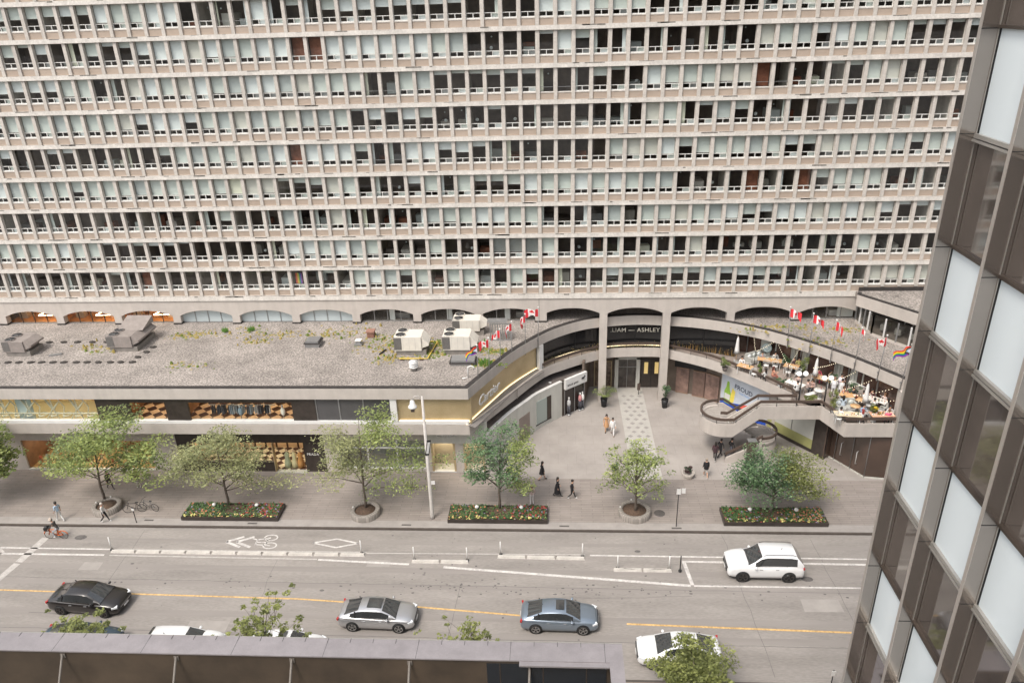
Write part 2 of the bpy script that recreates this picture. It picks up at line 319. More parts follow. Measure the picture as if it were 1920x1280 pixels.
for y, w in ((-23.1, .5), (-24.65, .45), (-27.3, .5), (-28.75, .5), (-20.3, .35)): g.box(-160, 160, y-w/2-.1, y+w/2-.1, ZM0-.0005, ZM0+.0002, TRK)
for x, y, w, h in ((-21.6, -29.2, 2.6, 1.2), (-11.6, -22.9, 1.6, .7), (6.2, -30.4, 3.2, .9), (16.6, -26.4, 2.4, 1.1), (-31.5, -23.6, 1.4, .8)): g.prism([(x, y), (x+w, y+.03), (x+w-.04, y+h), (x+.03, y+h-.02)], ZM0-.0003, ZM0+.0009, WORN, bottom=False)
struct(g, 'wheel_track')
g = MB(); rr = random.Random(3)
for _ in range(190):          # oil spots and grit on the road
    x = rr.choice((rr.uniform(-30, 20), rr.gauss(-3, 7))); y = rr.choice((rr.gauss(-24.7, .35), rr.uniform(-31, -19.6), rr.gauss(-24.9, .3))); r = rr.uniform(.03, .09)
    if y > -19.3 or y < -31.5: continue
    g.prism([(x+r*rr.uniform(.7, 1.6)*math.cos(a*PI/3), y+r*rr.uniform(.6, 1)*math.sin(a*PI/3)) for a in range(6)], -.1195, -.1165, PATCH, bottom=False)
for x, y, r in ((-33.3, -20.2, .35), (17.6, -23.5, .3), (6.9, -21.0, .16), (2.9, -29.4, .25), (-14, -25.2, .12), (-28, -22.9, .1)):
    g.prism([(x+r*1.3*math.cos(a*PI/5), y+r*.8*math.sin(a*PI/5)) for a in range(10)], -.1195, -.1166, PATCH, bottom=False)
struct(g, 'road_patch')
# ================================================================ apartment building
W, H, ZB = 1.4, 2.741, 10.85
I0, I1, NR = -43, 30, 11
apt = thing('apartment_building', 'long beige concrete apartment block with a grid of windows above an arcade of low arches', 'building', (0, 0, 0))
XL, XR = I0*W, I1*W
SLABT = .34
for k in range(NR+1):
    g = MB(); z = ZB+k*H; xr = 27.4 if k == 0 else XR; t = .44 if k == 0 else SLABT
    g.box(XL, xr, -.1, 0, z-t, z, CONCS); g.box(XL, XR, .0, 3.3, z-.33, z-.002, CONCS)
    g.box(XL, xr, -.092, 0, z, z+.004, STAIN)
    # weather stains running over the slab edge
    for _ in range(34):
        x = rnd.uniform(XL+2, xr-3); w = rnd.uniform(.15, 1.3); dn = rnd.uniform(.02, .12)
        g.prism([(x, -.104), (x+w, -.104), (x+w, -.1), (x, -.1)], z-dn, z-.002, STAIN if rnd.random() < .8 else CONC2)
    g.ob('floor_slab', apt)
g = MB()
for k in range(NR):
    zb = ZB+k*H; zt = zb+H-SLABT
    for i in range(I0, I1+1):
        if k == 0 and i*W > 27.4: z0 = zb+.42
        else: z0 = zb+.002
        x = i*W; w = .14 if i else .16
        vs = [(x-w, 0, z0), (x+w, 0, z0), (x+w, .36, z0), (x-w, .36, z0), (x-w, 0, zt), (x+w, 0, zt), (x+w, .36, zt), (x-w, .36, zt)]
        g.add(vs, [(0, 1, 5, 4), (1, 2, 6, 5), (3, 0, 4, 7)], CONC2)
        if i == 0: g.box(x-.165, x-.145, -.003, .05, zb, zt, STAIN)
    g.box(XL, XR, .12, .2, zb+.001, zb+.56, SPAN)
    g.box(XL, XR, .09, .12, zb+.5, zb+.57, CONC2)
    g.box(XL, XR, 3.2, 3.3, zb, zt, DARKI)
# party walls every third bay inside
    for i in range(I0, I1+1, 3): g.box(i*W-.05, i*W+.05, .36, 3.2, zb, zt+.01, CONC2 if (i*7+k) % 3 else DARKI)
g.box(XL, XL+.3, 0, 16, 8, ZB+NR*H, CONC); g.box(XR-.3, XR, 0, 16, 8, ZB+NR*H, CONC)
g.box(XL, XR, 3.3, 16, 0, ZB+NR*H+.5, CONC)
g.ob('wall', apt)
ROWS = {8: (-31, 'H'+'HHHHHBBBWWDDNNWDPDH'+'HHHHHHHPDPD'+'BWWBBBPD'+'HHHHDBBBHBBBPPPP'),
 7: (-31, 'HPHDDHPPHWWBBBBBWRRW'+'WWWWWBBDDDD'+'PWHDDDDD'+'DDDDBBBHBBBBPPPP'),
 6: (-32, 'HHHHBBDDBBBBBBBBBBBBB'+'BNNBBPPPPPP'+'NNDHPDBB'+'BBBBnNDDPPBBDDDD'),
 5: (-32, 'BBBBBBBBHWWHBBBBBBBBB'+'PHPHHDDDPDD'+'DDDDDDBB'+'DPBHDDDDPPPPDDDD'),
 4: (-33, 'HNNPPDDDDDHBBBBBBWRWWW'+'HNNWWHHPDDD'+'DDDDBBBB'+'HBBBBBHHBBBBBHBB'),
 3: (-33, 'BBBBHBBBBBBBBBYBBPPHBB'+'DDDHBDBHHHB'+'BBBBBBBB'+'DDDDRDDRHBBBDDDD'),
 2: (-34, 'DDDDDDDDDDDDDDHDDDBDDBD'+'DDDDBBBBBBB'+'DDDDBDBB'+'BBBBHHBBBBBBHPPH'),
 1: (-35, 'BBBBBBBPPPPPPDDDDDDBBBBB'+'BDDDBDDDLLL'+'BDDDDDDD'+'DBDDDDDDDDDBDDDD'),
 0: (-35, 'DDDDDDDPDRDDDDDDDDDDDPDB'+'BBHBDBBDDBH'+'DDDDHHHH'+'HHBHHHHDDDDDBBBB')}
def wstate(k, i):
    if k in ROWS:
        s, st = ROWS[k]
        if 0 <= i-s < len(st): return st[i-s]
    return rnd.choice('BBBBHPDDW')
WX = W/2-.14
def win_frame(mb, x, z, full=True, crv=0):
    y0, y1 = .2, .27; a, b = x-WX, x+WX; top = H-SLABT
    if full:
        mb.box(a, b, y0-.03, y1, z+.6, z+.655, WFRAME); mb.box(a, b, y0, y1, z+.95, z+1.0, WFRAME)
        mb.box(a, a+.05, y0, y1, z+.655, z+.95, WFRAME); mb.box(b-.05, b, y0, y1, z+.655, z+.95, WFRAME)
        mb.box(x-.03, x+.03, y0, y1, z+.655, z+.95, WFRAME); mb.box(a, b, y0-.08, y1, z+.555, z+.6, WFRAME)
        mb.box(a+.05, x-.03, .24, .25, z+.655, z+.95, GLASS, 'bktlr'); mb.box(x+.03, b-.05, .24, .25, z+.655, z+.95, GLASS, 'bktlr')
    else:
        mb.box(a, b, y0, y1, z+.555, z+.6, WFRAME); mb.box(a, b, y0, y1, z+.93, z+.96, GREYM)
    mb.box(a, a+.035, y0+.01, y1, z+.6, z+top, CONC2); mb.box(b-.035, b, y0+.01, y1, z+.6, z+top, CONC2); mb.box(a, b, y0+.02, y1, z+top-.05, z+top-.001, WFRAME)
    if full: mb.box(a, b, .24, .25, z+1.0, z+top-.05, GLASS, 'bktlr')
    else: mb.box(a, b, .3, .31, z+.6, z+top-.05, GLASS, 'bktlr')
def win_blind(mb, x, z, st, r):
    full_ = st not in 'Nn'
    a, b = x-WX+.03, x+WX-.03; top = H-SLABT-.05; L = top-1.0
    def bl(f, m): mb.box(a, b, .36, .375, z+top-L*f, z+top, m, 'k'); mb.box(a, b, .35, .385, z+top-L*f-.03, z+top-L*f, WFRAME, 'k')
    if full_ and r.random() < .55: mb.box(x+.03, b, .34, .36, z+.66, z+.95, r.choice((BLIND, BLINDW, GREYM)), 'k')
    if st == 'B': bl(min(1.02, r.uniform(.93, 1.06)), r.choice((BLIND, BLIND, BLIND, BLINDW, BLINDG, BLINDC)))
    elif st == 'W': bl(1.0, BLINDW)
    elif st == 'Y': bl(.97, BLINDY)
    elif st == 'H': bl(r.uniform(.42, .72), r.choice((BLIND, BLINDW)))
    elif st == 'P': bl(r.uniform(.12, .34), r.choice((BLIND, BLINDW)))
    elif st in 'Rn': mb.box(a, b, .6, .62, z+.6, z+top, REDI, 'k')
    elif st == 'L':
        for q in range(16): mb.obox((x, .36, z+top-q*L/16), (b-a, .004, .05), 0, BLINDW, rx=.5)
    elif st in 'DN':
        u = r.random()
        if r.random() < .5: mb.box(a+.06, b-.06, r.uniform(1.0, 2.6), 2.9, z+.56, z+r.uniform(.8, 1.5), r.choice((GREYM, BLINDG, BLINDC, REDI, CONC2, DMET)))
        if r.random() < .25: mb.ell((x+r.uniform(-.3, .3), r.uniform(.6, 2), z+r.uniform(1.6, 2.2)), (.07, .07, .07), BLINDW, 8, 5)
        if u < .22: mb.box(a, a+r.uniform(.12, .35), .4, .44, z+.6, z+top, r.choice((BLIND, BLINDW, BLINDY)))
        elif u < .4: mb.box(b-r.uniform(.1, .3), b, .4, .44, z+.6, z+top, r.choice((BLIND, BLINDW)))
        elif u < .5: mb.ell((x+r.uniform(-.3, .3), 1.2, z+1.15), (.14, .14, .14), BLINDW)
        elif u < .62: mb.box(a+.1, b-.1, 1.2, 1.9, z+.6, z+1.15, r.choice((REDI, BLINDY, DARKI, BLIND)))
def wdepth(i, k): return ((i+.5)*W-1.4)*-.0589+62.83*.9085+(34.87-(ZB+k*H+1.5))*.414
best = sorted([(wdepth(i, k), i, k) for k in range(9) for i in range(-36, 24 if k > 2 else 23) if not (k == 8 and i > 22)])[:100]
best = {(i, k) for _, i, k in best}
gf, gb = MB(), MB(); wproto = {}
for k in range(NR):
    for i in range(I0, I1):
        st = wstate(k, i); x = (i+.5)*W; z = ZB+k*H; r = random.Random(i*131+k*17)
        full = st not in 'Nn'
        if (i, k) in best:
            if full not in wproto: m = MB(); win_frame(m, 0, 0, full); o = m.ob('window', apt); wproto[full] = o
            else: o = wproto[full].copy(); COL.objects.link(o)
            o.location = (x, 0, z); m = MB(); win_blind(m, 0, 0, st, r)
            if m.v: m.ob('blind' if st in 'BWYHPL' else 'curtain', o)
        else:
            win_frame(gf, x, z, full); win_blind(gb, x, z, st, r)
o = gf.ob('windows', apt); o['kind'] = 'stuff'; o = gb.ob('blinds', apt); o['kind'] = 'stuff'
# pride flag hung in one window of the lowest row
RAIN = [(.75, .04, .04), (.85, .3, .02), (.85, .7, .03), (.03, .35, .08), (.03, .1, .5), (.3, .04, .35)]
g = MB(); x = -15.5*W
for q, c in enumerate(RAIN): g.box(x-.3+q*.1, x-.2+q*.1, .42, .43, ZB+1.0, ZB+2.0, cm(tuple(v*.55+.06 for v in c)))
tag(g.ob('hanging_flag'), 'rainbow flag hung upright inside a lowest row apartment window', 'flag')
# arcade of arches
SP, CR, HP = 8.94, 9.45, .36
def arch(mb, xc, y0=0, y1=.6, ztop=ZB-.44, hw=2.8-HP, n=16, m=CONC):
    pts = []
    for q in range(n+1):
        u = -1+2*q/n; pts.append((xc+u*hw, SP+(CR-SP)*(1-abs(u)**2.2)))
    for (xa, za), (xb, zb) in zip(pts, pts[1:]):
        mb.add([(xa, y0, za), (xb, y0, zb), (xb, y0, ztop), (xa, y0, ztop), (xa, y1, za), (xb, y1, zb)], [(0, 1, 2, 3), (0, 4, 5, 1)], m)
g = MB()
for j in range(-10, 6):
    xc = 2.8+5.6*j
    if xc > 27: continue
    arch(g, xc)
for j in range(-9, 6):
    x = 5.6*j; hw = .36 if j else .52; base = 8.1
    if j in (1, 2, 3): base = SP-.1
    if x > 27: continue
    g.box(x-hw, x+hw, -.001, .6, base, ZB-.44, CONC)
    if j not in (1, 2, 3): g.box(x-hw-.03, x+hw+.03, -.05, .6, 8.05, 8.24, DARKE)
g.box(-.17, -.13, -.004, .1, 8.1, ZB, STAIN)
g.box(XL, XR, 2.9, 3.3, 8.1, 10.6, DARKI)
g.ob('arcade_wall', apt)
for j in (1, 2, 3):
    g = MB(); x = 5.6*j; g.box(x-.34, x+.34, .002, .62, 0, SP-.1, CONC); g.ob('column', apt)
LIGHT = emat('warm_strip_light', (1, .72, .42), 7)
WOODI = mat('warm_wood_interior', (.45, .2, .07), .5, var=.4, scale=1.2, stretch=(1, 1, .2))
PALEP = mat('pale_blue_frosted_panel', (.50, .56, .57), .45, var=.04, scale=.6)
for j in range(-10, 6):
    xc = 2.8+5.6*j; t = {-9: 'o', -8: 'o', -7: 'o', -6: 'p', -5: 'p', -4: 'p', -3: 'd', -2: 'd', -1: 'd', 4: 'w'}.get(j, 'd' if j < 0 else '')
    if not t: continue
    g = MB(); a, b = xc-2.44, xc+2.44; n = 4
    zt = lambda x: SP+(CR-SP)*(1-abs((x-xc)/2.44)**2.2)
    for q in range(1, n):
        x = a+(b-a)*q/n; g.box(x-.03, x+.03, .42, .5, 8.12, zt(x), GREYM if t != 'o' else DMET)
    g.box(a, b, .42, .5, 8.1, 8.18, GREYM)
    g.box(a, b, .47, .48, 8.1, 9.6, PALEP if t == 'p' else SGLASS, 'bktlr')
    o = g.ob('arched_window', apt)
    if t == 'o':
        g = MB(); g.box(a-.3, b+.3, 2.6, 2.7, 8.1, 10.4, WOODI); g.box(a-.3, b+.3, .7, 2.7, 8.09, 8.13, WOODI)
        for q in range(3): g.box(xc-2.3+q*1.7, xc-1.5+q*1.7, 1.6, 2.2, 8.13, 8.8, WOODI if q % 2 else cm((.5, .4, .3)))
        g.ob('lit_interior', o); g = MB()
        for p, q in (((xc-1.6, 1.0, 9.35), (xc-.2, 2.3, 9.5)), ((xc-.2, 2.3, 9.5), (xc+.0, .9, 9.3)), ((xc+.2, .8, 8.75), (xc+1.9, 2.2, 9.3)), ((xc+.2, .8, 8.72), (xc+2.2, .9, 8.72)), ((xc+.9, 1.4, 8.95), (xc+2.2, 1.3, 8.9))): g.tube([p, q], .03, LIGHT, 5)
        g.ob('ceiling_light', o)
    if t in 'dw':
        g = MB(); 
        if t == 'd': g.box(xc-.8-.3*j, xc-.3-.3*j, .8, .83, 8.1, 9.6, BLINDW)
        g.box(xc+.5, xc+1.9, 1.2, 2.0, 8.1, 8.6, GREYM if t == 'd' else WPAINT)
        if t == 'w': g.box(xc+1.0, xc+2.4, .7, .72, 8.2, 9.4, BLINDW)
        g.ob('interior_fitting', o)
# ---------------------------------------------------------------- podium with the curved forecourt (parts of the same building)
UP = [(-60, -13.0), (-30, -13.0), (-5.25, -13.0)]+cat([(-5.25, -13.0), (-3.85, -9.95), (-2.27, -6.65), (-.1, -3.45), (1.42, -1.75), (3.3, -.33), (5.3, .5), (8.65, 1.06), (11.7, .74), (13.95, .25), (16.4, -.7), (19.27, -2.4), (22.2, -5.04), (24.72, -8.0), (27.1, -11.6)], 4)[1:]
LOW = [(-60, -12.92), (-30, -12.92), (-5.3, -12.92)]+cat([(-5.3, -12.92), (-2.55, -8.1), (.18, -3.45), (2.1, -1.75), (3.9, -.5), (6, .6), (8, .85), (10.8, .82), (12.2, .15), (15.07, -1.74), (17.55, -4.34), (18.9, -6.0), (20.3, -7.95)], 4)[1:]
GRAV = mat('roof_gravel', (.395, .352, .318), .95, var=.22, scale=.45, bump=1, bscale=12, fine=.62, fs=8)
GRAVD = mat('dark_shaded_gravel', (.22, .2, .18), .95, var=.3, scale=9, fine=.4)
g = MB(); g.prism([(-60, -12.85)]+[(x, y+.02) for x, y in UP[1:]]+[(45, -11.6), (45, 3.2), (-60, 3.2)], 7.36, 8.1, GRAV); g.ob('gravel_roof', apt)
g = MB(); g.sweep(UP+[(45, -11.6)], [(0, 7.35), (.3, 7.35), (.3, 8.26), (0, 8.26)], CONC)
g.sweep(UP+[(45, -11.6)], [(.03, 8.262), (.42, 8.262), (.42, 8.31), (.03, 8.31)], DARKE); g.ob('parapet_fascia', apt)
deckpoly = [(-60, -12.86), (-5.33, -12.86)]+[(x-.0, y+.06) for x, y in LOW[3:]]+[(20.35, -8.9), (22.0, -9.9), (23.1, -12.45), (45, -12.45), (45, 3.2), (-60, 3.2)]
DECK = mat('terrace_deck', (.27, .225, .195), .9, var=.25, scale=1.5)
g = MB(); g.prism(deckpoly, 4.6, 4.9, DECK, bottom=True); g.ob('terrace_deck', apt)
g = MB(); g.sweep(LOW, [(0, 4.2), (.28, 4.2), (.28, 5.02), (0, 5.08)], CONC)
g.box(-60, -5.35, -12.86, -12.5, 5.1, 5.36, WPAINT); g.box(-60, -5.35, -12.75, -12.5, 4.9, 5.1, CONC)
g.box(-1.9, -1.86, -7.2, -7.1, 4.2, 5.08, STAIN)
g.ob('balcony_fascia', apt)
# brown rail on short posts round the forecourt
def rail(path, z, parent, name='handrail', zs=None, h=.2):
    g = MB(); g.sweep(path, [(-.03, z), (.1, z), (.1, z+h), (-.03, z+h)], BRAIL, zs=zs)
    d = 0
    for i in range(1, len(path)):
        a, b = Vector(path[i-1]), Vector(path[i]); L = (b-a).length
        while d < L:
            p = a+(b-a)*d/L; zz = 0 if not zs else zs[i-1]+(zs[i]-zs[i-1])*d/L; g.box(p.x-.02, p.x+.02, p.y-.02, p.y+.02, z-.4+zz, z+zz, BLACK); d += 1.5
        d -= L
    return g.ob(name, parent)
k0 = min(range(len(LOW)), key=lambda i: abs(LOW[i][0]-.3)+(9 if LOW[i][1] < -6 else 0))
rail([(x, y+.1) for x, y in LOW[k0:]]+[(20.3, -8.8)], 5.38, apt)
# walls of the second level
GI = [p for p in UP[2:] if p[0] <= .05]
def off(path, d):
    out = []
    for i in range(len(path)):
        a = Vector(path[max(i-1, 0)]); b = Vector(path[min(i+1, len(path)-1)]); t = (b-a).normalized(); out.append((path[i][0]-t.y*d, path[i][1]+t.x*d))
    return out
GO = off(GI, .35); GO[0] = (-5.1, -12.7)
g = MB(); g.wall(GO, 5.1, 7.36, .12, GOLD); g.box(-10.8, -5.1, -12.7, -12.55, 5.36, 7.36, GOLD); g.ob('gold_wall', apt)
EDGE = emat('gold_edge_light', (1, .82, .5), 1.0)
g = MB(); g.sweep(off(GI, .26), [(0, 5.1), (.06, 5.1), (.06, 5.16), (0, 5.16)], EDGE); g.box(-10.7, -5.3, -12.78, -12.72, 5.37, 5.41, EDGE); g.ob('edge_light', apt)
g = MB(); g.sweep(off(GI, .24), [(-.75, 5.0), (0, 5.0), (0, 5.04), (-.75, 5.04)], mat('grey_ledge_membrane', (.19, .175, .165), .9, var=.2, scale=2)); g.ob('ledge', apt)
px, py = -.15, -3.2
g = MB(); g.obox((px+.1, py-.05, 6.2), (.5, .35, 2.3), R(50), WPAINT); g.ob('white_pier', apt)
DG = [p for p in UP if p[0] >= -.1 and p[0] <= 17.2]
DGo = off(DG, .45)
BGL = mat('black_shop_glazing', (.012, .012, .013), .12, spec=.6)
g = MB(); g.wall(DGo, 4.9, 7.36, .1, BGL)
for x in (3.0, 5.9, 8.6, 11.5, 14.5):
    q = min(DGo, key=lambda p: abs(p[0]-x)); g.box(q[0]-.03, q[0]+.03, q[1]-.06, q[1], 4.9, 7.36, BLACK)
shop = g.ob('dark_shopfront', apt)
g = MB(); g.sweep([(x, y) for x, y in off(DG, .38) if x < 12.2], [(0, 5.12), (.05, 5.12), (.05, 5.2), (0, 5.2)], EDGE); g.ob('edge_light', apt)
# brown glazing of the restaurant at the back of the terrace
BW_ = [(15.0, 1.0), (16.4, .9), (18.6, .4), (20.6, -1.5), (22.2, -3.3), (24.3, -5.6), (26.4, -9.0), (27.4, -10.6)]
RW = mat('restaurant_brown_glazing', (.085, .05, .04), .15, var=.6, scale=1.0, spec=.6)
g = MB(); g.wall(BW_, 4.9, 7.36, .12, RW)
for i in range(len(BW_)-1):
    a, b = Vector(BW_[i]), Vector(BW_[i+1]); n = max(1, int((b-a).length/1.3))
    for q in range(n): p = a+(b-a)*q/n; g.obox((p.x, p.y-.03, 6.13), (.08, .1, 2.45), 0, LSTONE if (i+q) % 2 else GREYM)
g.obox((19.9, -.9, 6.1), (.9, .1, 2.4), R(-45), LSTONE)
g.ob('restaurant_wall', apt)
g = MB()
for t in (.15, .2, .52, .58, .72, .77):
    i = int(t*7)+0; a, b = Vector(BW_[i]), Vector(BW_[min(i+1, 7)]); p = a+(b-a)*(t*7-int(t*7)); d = (b-a).normalized()
    g = MB()
    for q in range(4): g.obox((p.x+d.x*q*.15, p.y+d.y*q*.15-.1, 6.1), (.155, .05, 2.3), .3*(-1)**q, cm((.55, .55, .5)))
    g.ob('curtain', apt)
g = MB(); g.box(26.9, 27.6, -11.9, -11.3, 0, 7.34, CONC); g.ob('corner_column', apt)
# shop windows on the left of the second level -------------------
def room(parent, x0, x1, yf, yb, z0, z1, wall, floor, lit=1.2, col=(1, .8, .55), name='interior'):
    g = MB(); g.box(x0, x1, yb, yb+.05, z0, z1, wall); g.box(x0-.05, x0, yf, yb, z0, z1, wall); g.box(x1, x1+.05, yf, yb, z0, z1, wall); o = g.ob(name, parent)
    g = MB(); g.box(x0, x1, yf, yb, z0, z0+.02, floor); g.ob('interior_floor', o)
    if lit:
        g = MB(); n = max(1, int((x1-x0)/2.2))
        for q in range(n): xa = x0+(q+.5)*(x1-x0)/n; g.box(xa-.45, xa+.45, (yf+yb)/2-.5, (yf+yb)/2+.3, z1-.06, z1-.03, emat('shop_light_%d' % int(lit*10), col, lit*6))
        g.ob('interior_light', o)
    return o
CHK = checkmat('checkered_shop_floor', (.05, .02, .012), (.62, .42, .25), 1.5, 45)
# lattice window
g = MB(); g.box(-60, -34.6, -12.72, -12.7, 5.36, 7.36, SGLASS, 'bktlr')
LAT = mat('pale_lattice', (.62, .62, .5), .5)
for x in range(-59, -35, 2):
    for s in (0, 1):
        g.tube([(x+s+.1, -12.5, 7.3), (x+s+.55, -12.45, 6.4), (x+s+.25, -12.45, 5.4)], .05, LAT, 5); g.lathe([(.28, 0), (.34, .03), (.34, .08), (.28, .1)], (x+s+.55, -12.35, 5.6), LAT, 10)
        g.tube([(x+s, -12.6, 5.4), (x+.6+s*.1, -12.55, 6.2), (x+.1+s*.5, -12.55, 7.3)], .045, LAT, 5); g.tube([(x+.6+s*.1, -12.55, 6.2), (x+1.3, -12.6, 6.9)], .045, LAT, 5)
g.box(-60, -34.7, -12.62, -12.56, 5.85, 5.93, LAT)
o = g.ob('lattice_window', apt)
room(o, -60, -34.7, -12.5, -9, 5.0, 7.36, mat('pale_yellow_wall', (.72, .6, .34), .7, col2=(.5, .26, .08), scale=.55), mat('pale_yellow_floor', (.5, .42, .25), .7), 1.0, (1, .9, .65))
g = MB(); g.box(-41.5, -40.2, -12.3, -12.25, 5.0, 7.3, mat('pale_blue_screen', (.5, .6, .6), .6)); g.ob('blue_screen', o)
# dark surround with two lit windows
g = MB(); sx = [(-34.6, -31.9), (-29.05, -27.2), (-19.0, -17.15)]
for a, b in sx: g.box(a, b, -12.78, -12.6, 5.1, 7.36, DSTONE)
for a, b in ((-31.9, -29.05), (-27.2, -19.0)): g.box(a, b, -12.78, -12.6, 6.95, 7.36, DSTONE); g.box(a, b, -12.78, -12.6, 5.1, 5.16, DSTONE)
sur = g.ob('dark_shop_surround', apt)
for a, b in ((-31.9, -29.05), (-27.2, -19.0)):
    g = MB(); g.box(a, b, -12.7, -12.68, 5.16, 6.95, SGLASS, 'bktlr'); w = g.ob('shop_window', sur)
    room(w, a-.8, b+.8, -12.55, -8.2, 5.02, 7.3, mat('orange_brown_wall', (.26, .12, .055), .6, var=.4, scale=.8), CHK, 1.3, (1, .84, .62))
g = MB(); r = random.Random(5)
g.box(-26, -20.6, -12.0, -11.96, 6.3, 6.34, GREYM)
for q in range(30):
    x = -25.7+q*.165; c = r.choice(((.06, .07, .1), (.3, .36, .42), (.12, .12, .14), (.5, .5, .5), (.05, .05, .06)))
    if r.random() < .85: g.obox((x, -12.0, 5.92), (.05, .42, r.uniform(.55, .75)), r.uniform(-.2, .2), cm(c))
tag(g.ob('clothes_rack'), 'long rail of dark and pale blue garments in the lit checkered window', 'clothes rack')
for x in (-23.4, -20.0):
    g = MB(); g.ell((x, -12.2, 5.85), (.2, .15, .36), cm((.25, .33, .4) if x < -22 else (.8, .78, .7))); g.ell((x, -12.2, 6.32), (.09, .1, .13), WPAINT); g.cyl(x, -12.2, 5.03, 5.6, .03, GREYM, 8); g.cyl(x, -12.2, 5.02, 5.05, .2, GREYM)
    tag(g.ob('mannequin'), 'mannequin in a %s in the upper checkered shop window' % ('pale blue coat' if x < -22 else 'white top'), 'mannequin')
# grey glazing and white posts
GGL = mat('grey_drawn_shade_glass', (.085, .083, .085), .25, spec=.6, var=.1, scale=.6)
g = MB(); g.box(-17.15, -11.3, -12.7, -12.6, 5.36, 7.36, GGL)
for x in (-17.1, -15.3, -13.4): g.box(x-.05, x+.05, -12.74, -12.6, 5.36, 7.36, GREYM)
g.ob('grey_window', apt)
g = MB(); g.box(-11.3, -10.8, -12.9, -12.6, 5.36, 7.36, WPAINT); g.ob('white_pier', apt)
# ---------------------------------------------------------------- street level on the left
FY = -11.8
g = MB()
for a, b in ((-60, -42.65), (-31.75, -29.45), (-17.3, -16.2), (-9.0, -8.65), (-6.7, -6.05), (-4.35, -4.1)): (globals().__setitem__('g', MB()), g.box(a, b, FY, FY+.3, 0, 4.59 if a < -10 else 2.72, CONC), g.ob('street_wall', apt))
g = MB()
for a, b, c, d, m in ((-42.65, -31.75, 2.85, 4.6, CONC), (-16.2, -9.0, 3.0, 4.6, CONC), (-9, -4.1, 2.72, 4.6, LSTONE), (-16.2, -9.0, 0, .3, CONC)): g = MB(); g.box(a, b, FY, FY+.3, c, d, m); g.ob('street_wall', apt)
g = MB(); g.box(-42.65, -31.75, FY+.08, FY+.1, .12, 2.85, SGLASS, 'bktlr'); g.box(-42.65, -31.75, FY-.03, FY+.2, 0, .12, LSTONE); w = g.ob('shop_window', apt)
room(w, -42.6, -31.8, FY+.15, -8.5, .05, 2.85, mat('brown_shop_wall', (.25, .13, .06), .6, var=.5, scale=.6), mat('honey_floor', (.55, .36, .15), .5, var=.2, scale=1), 1.3)
g = MB(); r = random.Random(9)
for q in range(14): x = -42+q*.75; g.cyl(x, -11.2+r.uniform(-.1, .5), .07, .5+r.random()*.9, .1, r.choice((cm((.7, .55, .35)), cm((.4, .1, .05)), GREYM, cm((.8, .75, .6)))), 8)
g.ob('window_display', w)
# dark stone shop on street level
g = MB(); g.box(-29.45, -17.3, FY-.02, FY+.25, 2.75, 4.3, DSTONE); g.box(-19.0, -17.3, FY-.02, FY+.25, 0, 2.75, DSTONE); g.box(-29.45, -28.6, FY-.02, FY+.25, 0, 2.75, DSTONE); g.box(-28.6, -21.5, FY-.02, FY+.25, 0, .9, DSTONE)
sur = g.ob('dark_shop_surround', apt)
g = MB(); g.box(-28.6, -21.5, FY+.05, FY+.07, .9, 2.75, SGLASS, 'bktlr'); g.box(-21.45, -19.0, FY-.28, FY-.26, .12, 2.72, SGLASS, 'bktlr'); g.box(-21.5, -18.95, FY-.3, FY+.1, .02, .12, LSTONE); g.box(-21.5, -21.43, FY-.3, FY+.1, .12, 2.75, GOLD)
w = g.ob('shop_window', sur)
room(w, -28.6, -19.0, FY+.12, -8.4, .1, 2.75, CHK, checkmat('pale_checker_floor', (.07, .03, .02), (.8, .7, .5), 1.9, 45), 1.2, (1, .84, .6))
text('shop_sign', 'PRADA', .3, WPAINT, (-18.3, FY-.035, 1.66), parent=sur, spacing=1.05)
for x, c in ((-20.7, (.45, .5, .35)), (-20.1, (.7, .65, .4)), (-19.6, (.6, .3, .1)), (-26.5, (.8, .7, .4)), (-25, (.3, .2, .1))):
    g = MB(); g.lathe([(.05, 0), (.3, .02), (.26, .5), (.16, .95), (.22, 1.2), (.08, 1.42), (.0, 1.44)], (x, -11.3, .1), cm(c)); g.ell((x, -11.3, 1.68), (.09, .1, .13), cm((.7, .55, .4)))
    tag(g.ob('mannequin'), {-20.7: 'mannequin in a long grey green dress in the street shop window', -20.1: 'mannequin in a pale yellow dress in the street shop window', -19.6: 'mannequin in an orange dress in the street shop window', -26.5: 'mannequin in a cream dress behind the second tree from the left', -25: 'mannequin in a brown dress behind the second tree from the left'}[x], 'mannequin')
# pale framed window between the shops
g = MB()
for x in (-16.15, -13.8, -11.4, -9.1): g.box(x-.06, x+.06, FY+.02, FY+.14, .3, 3.0, WPAINT)
g.box(-16.2, -9.0, FY+.1, FY+.12, .3, 3.0, GLASS, 'bktlr'); g.box(-16.2, -9, FY+.02, FY+.14, .3, .4, WPAINT); g.box(-16.2, -9, FY+.02, FY+.14, 2.2, 2.28, WPAINT)
w = g.ob('shop_window', apt); room(w, -16.1, -9.1, FY+.2, -9.2, .05, 3.0, mat('grey_shop_wall', (.3, .3, .27), .7, var=.3, scale=1), mat('grey_shop_floor', (.3, .28, .25), .6), .35, (1, .95, .85))
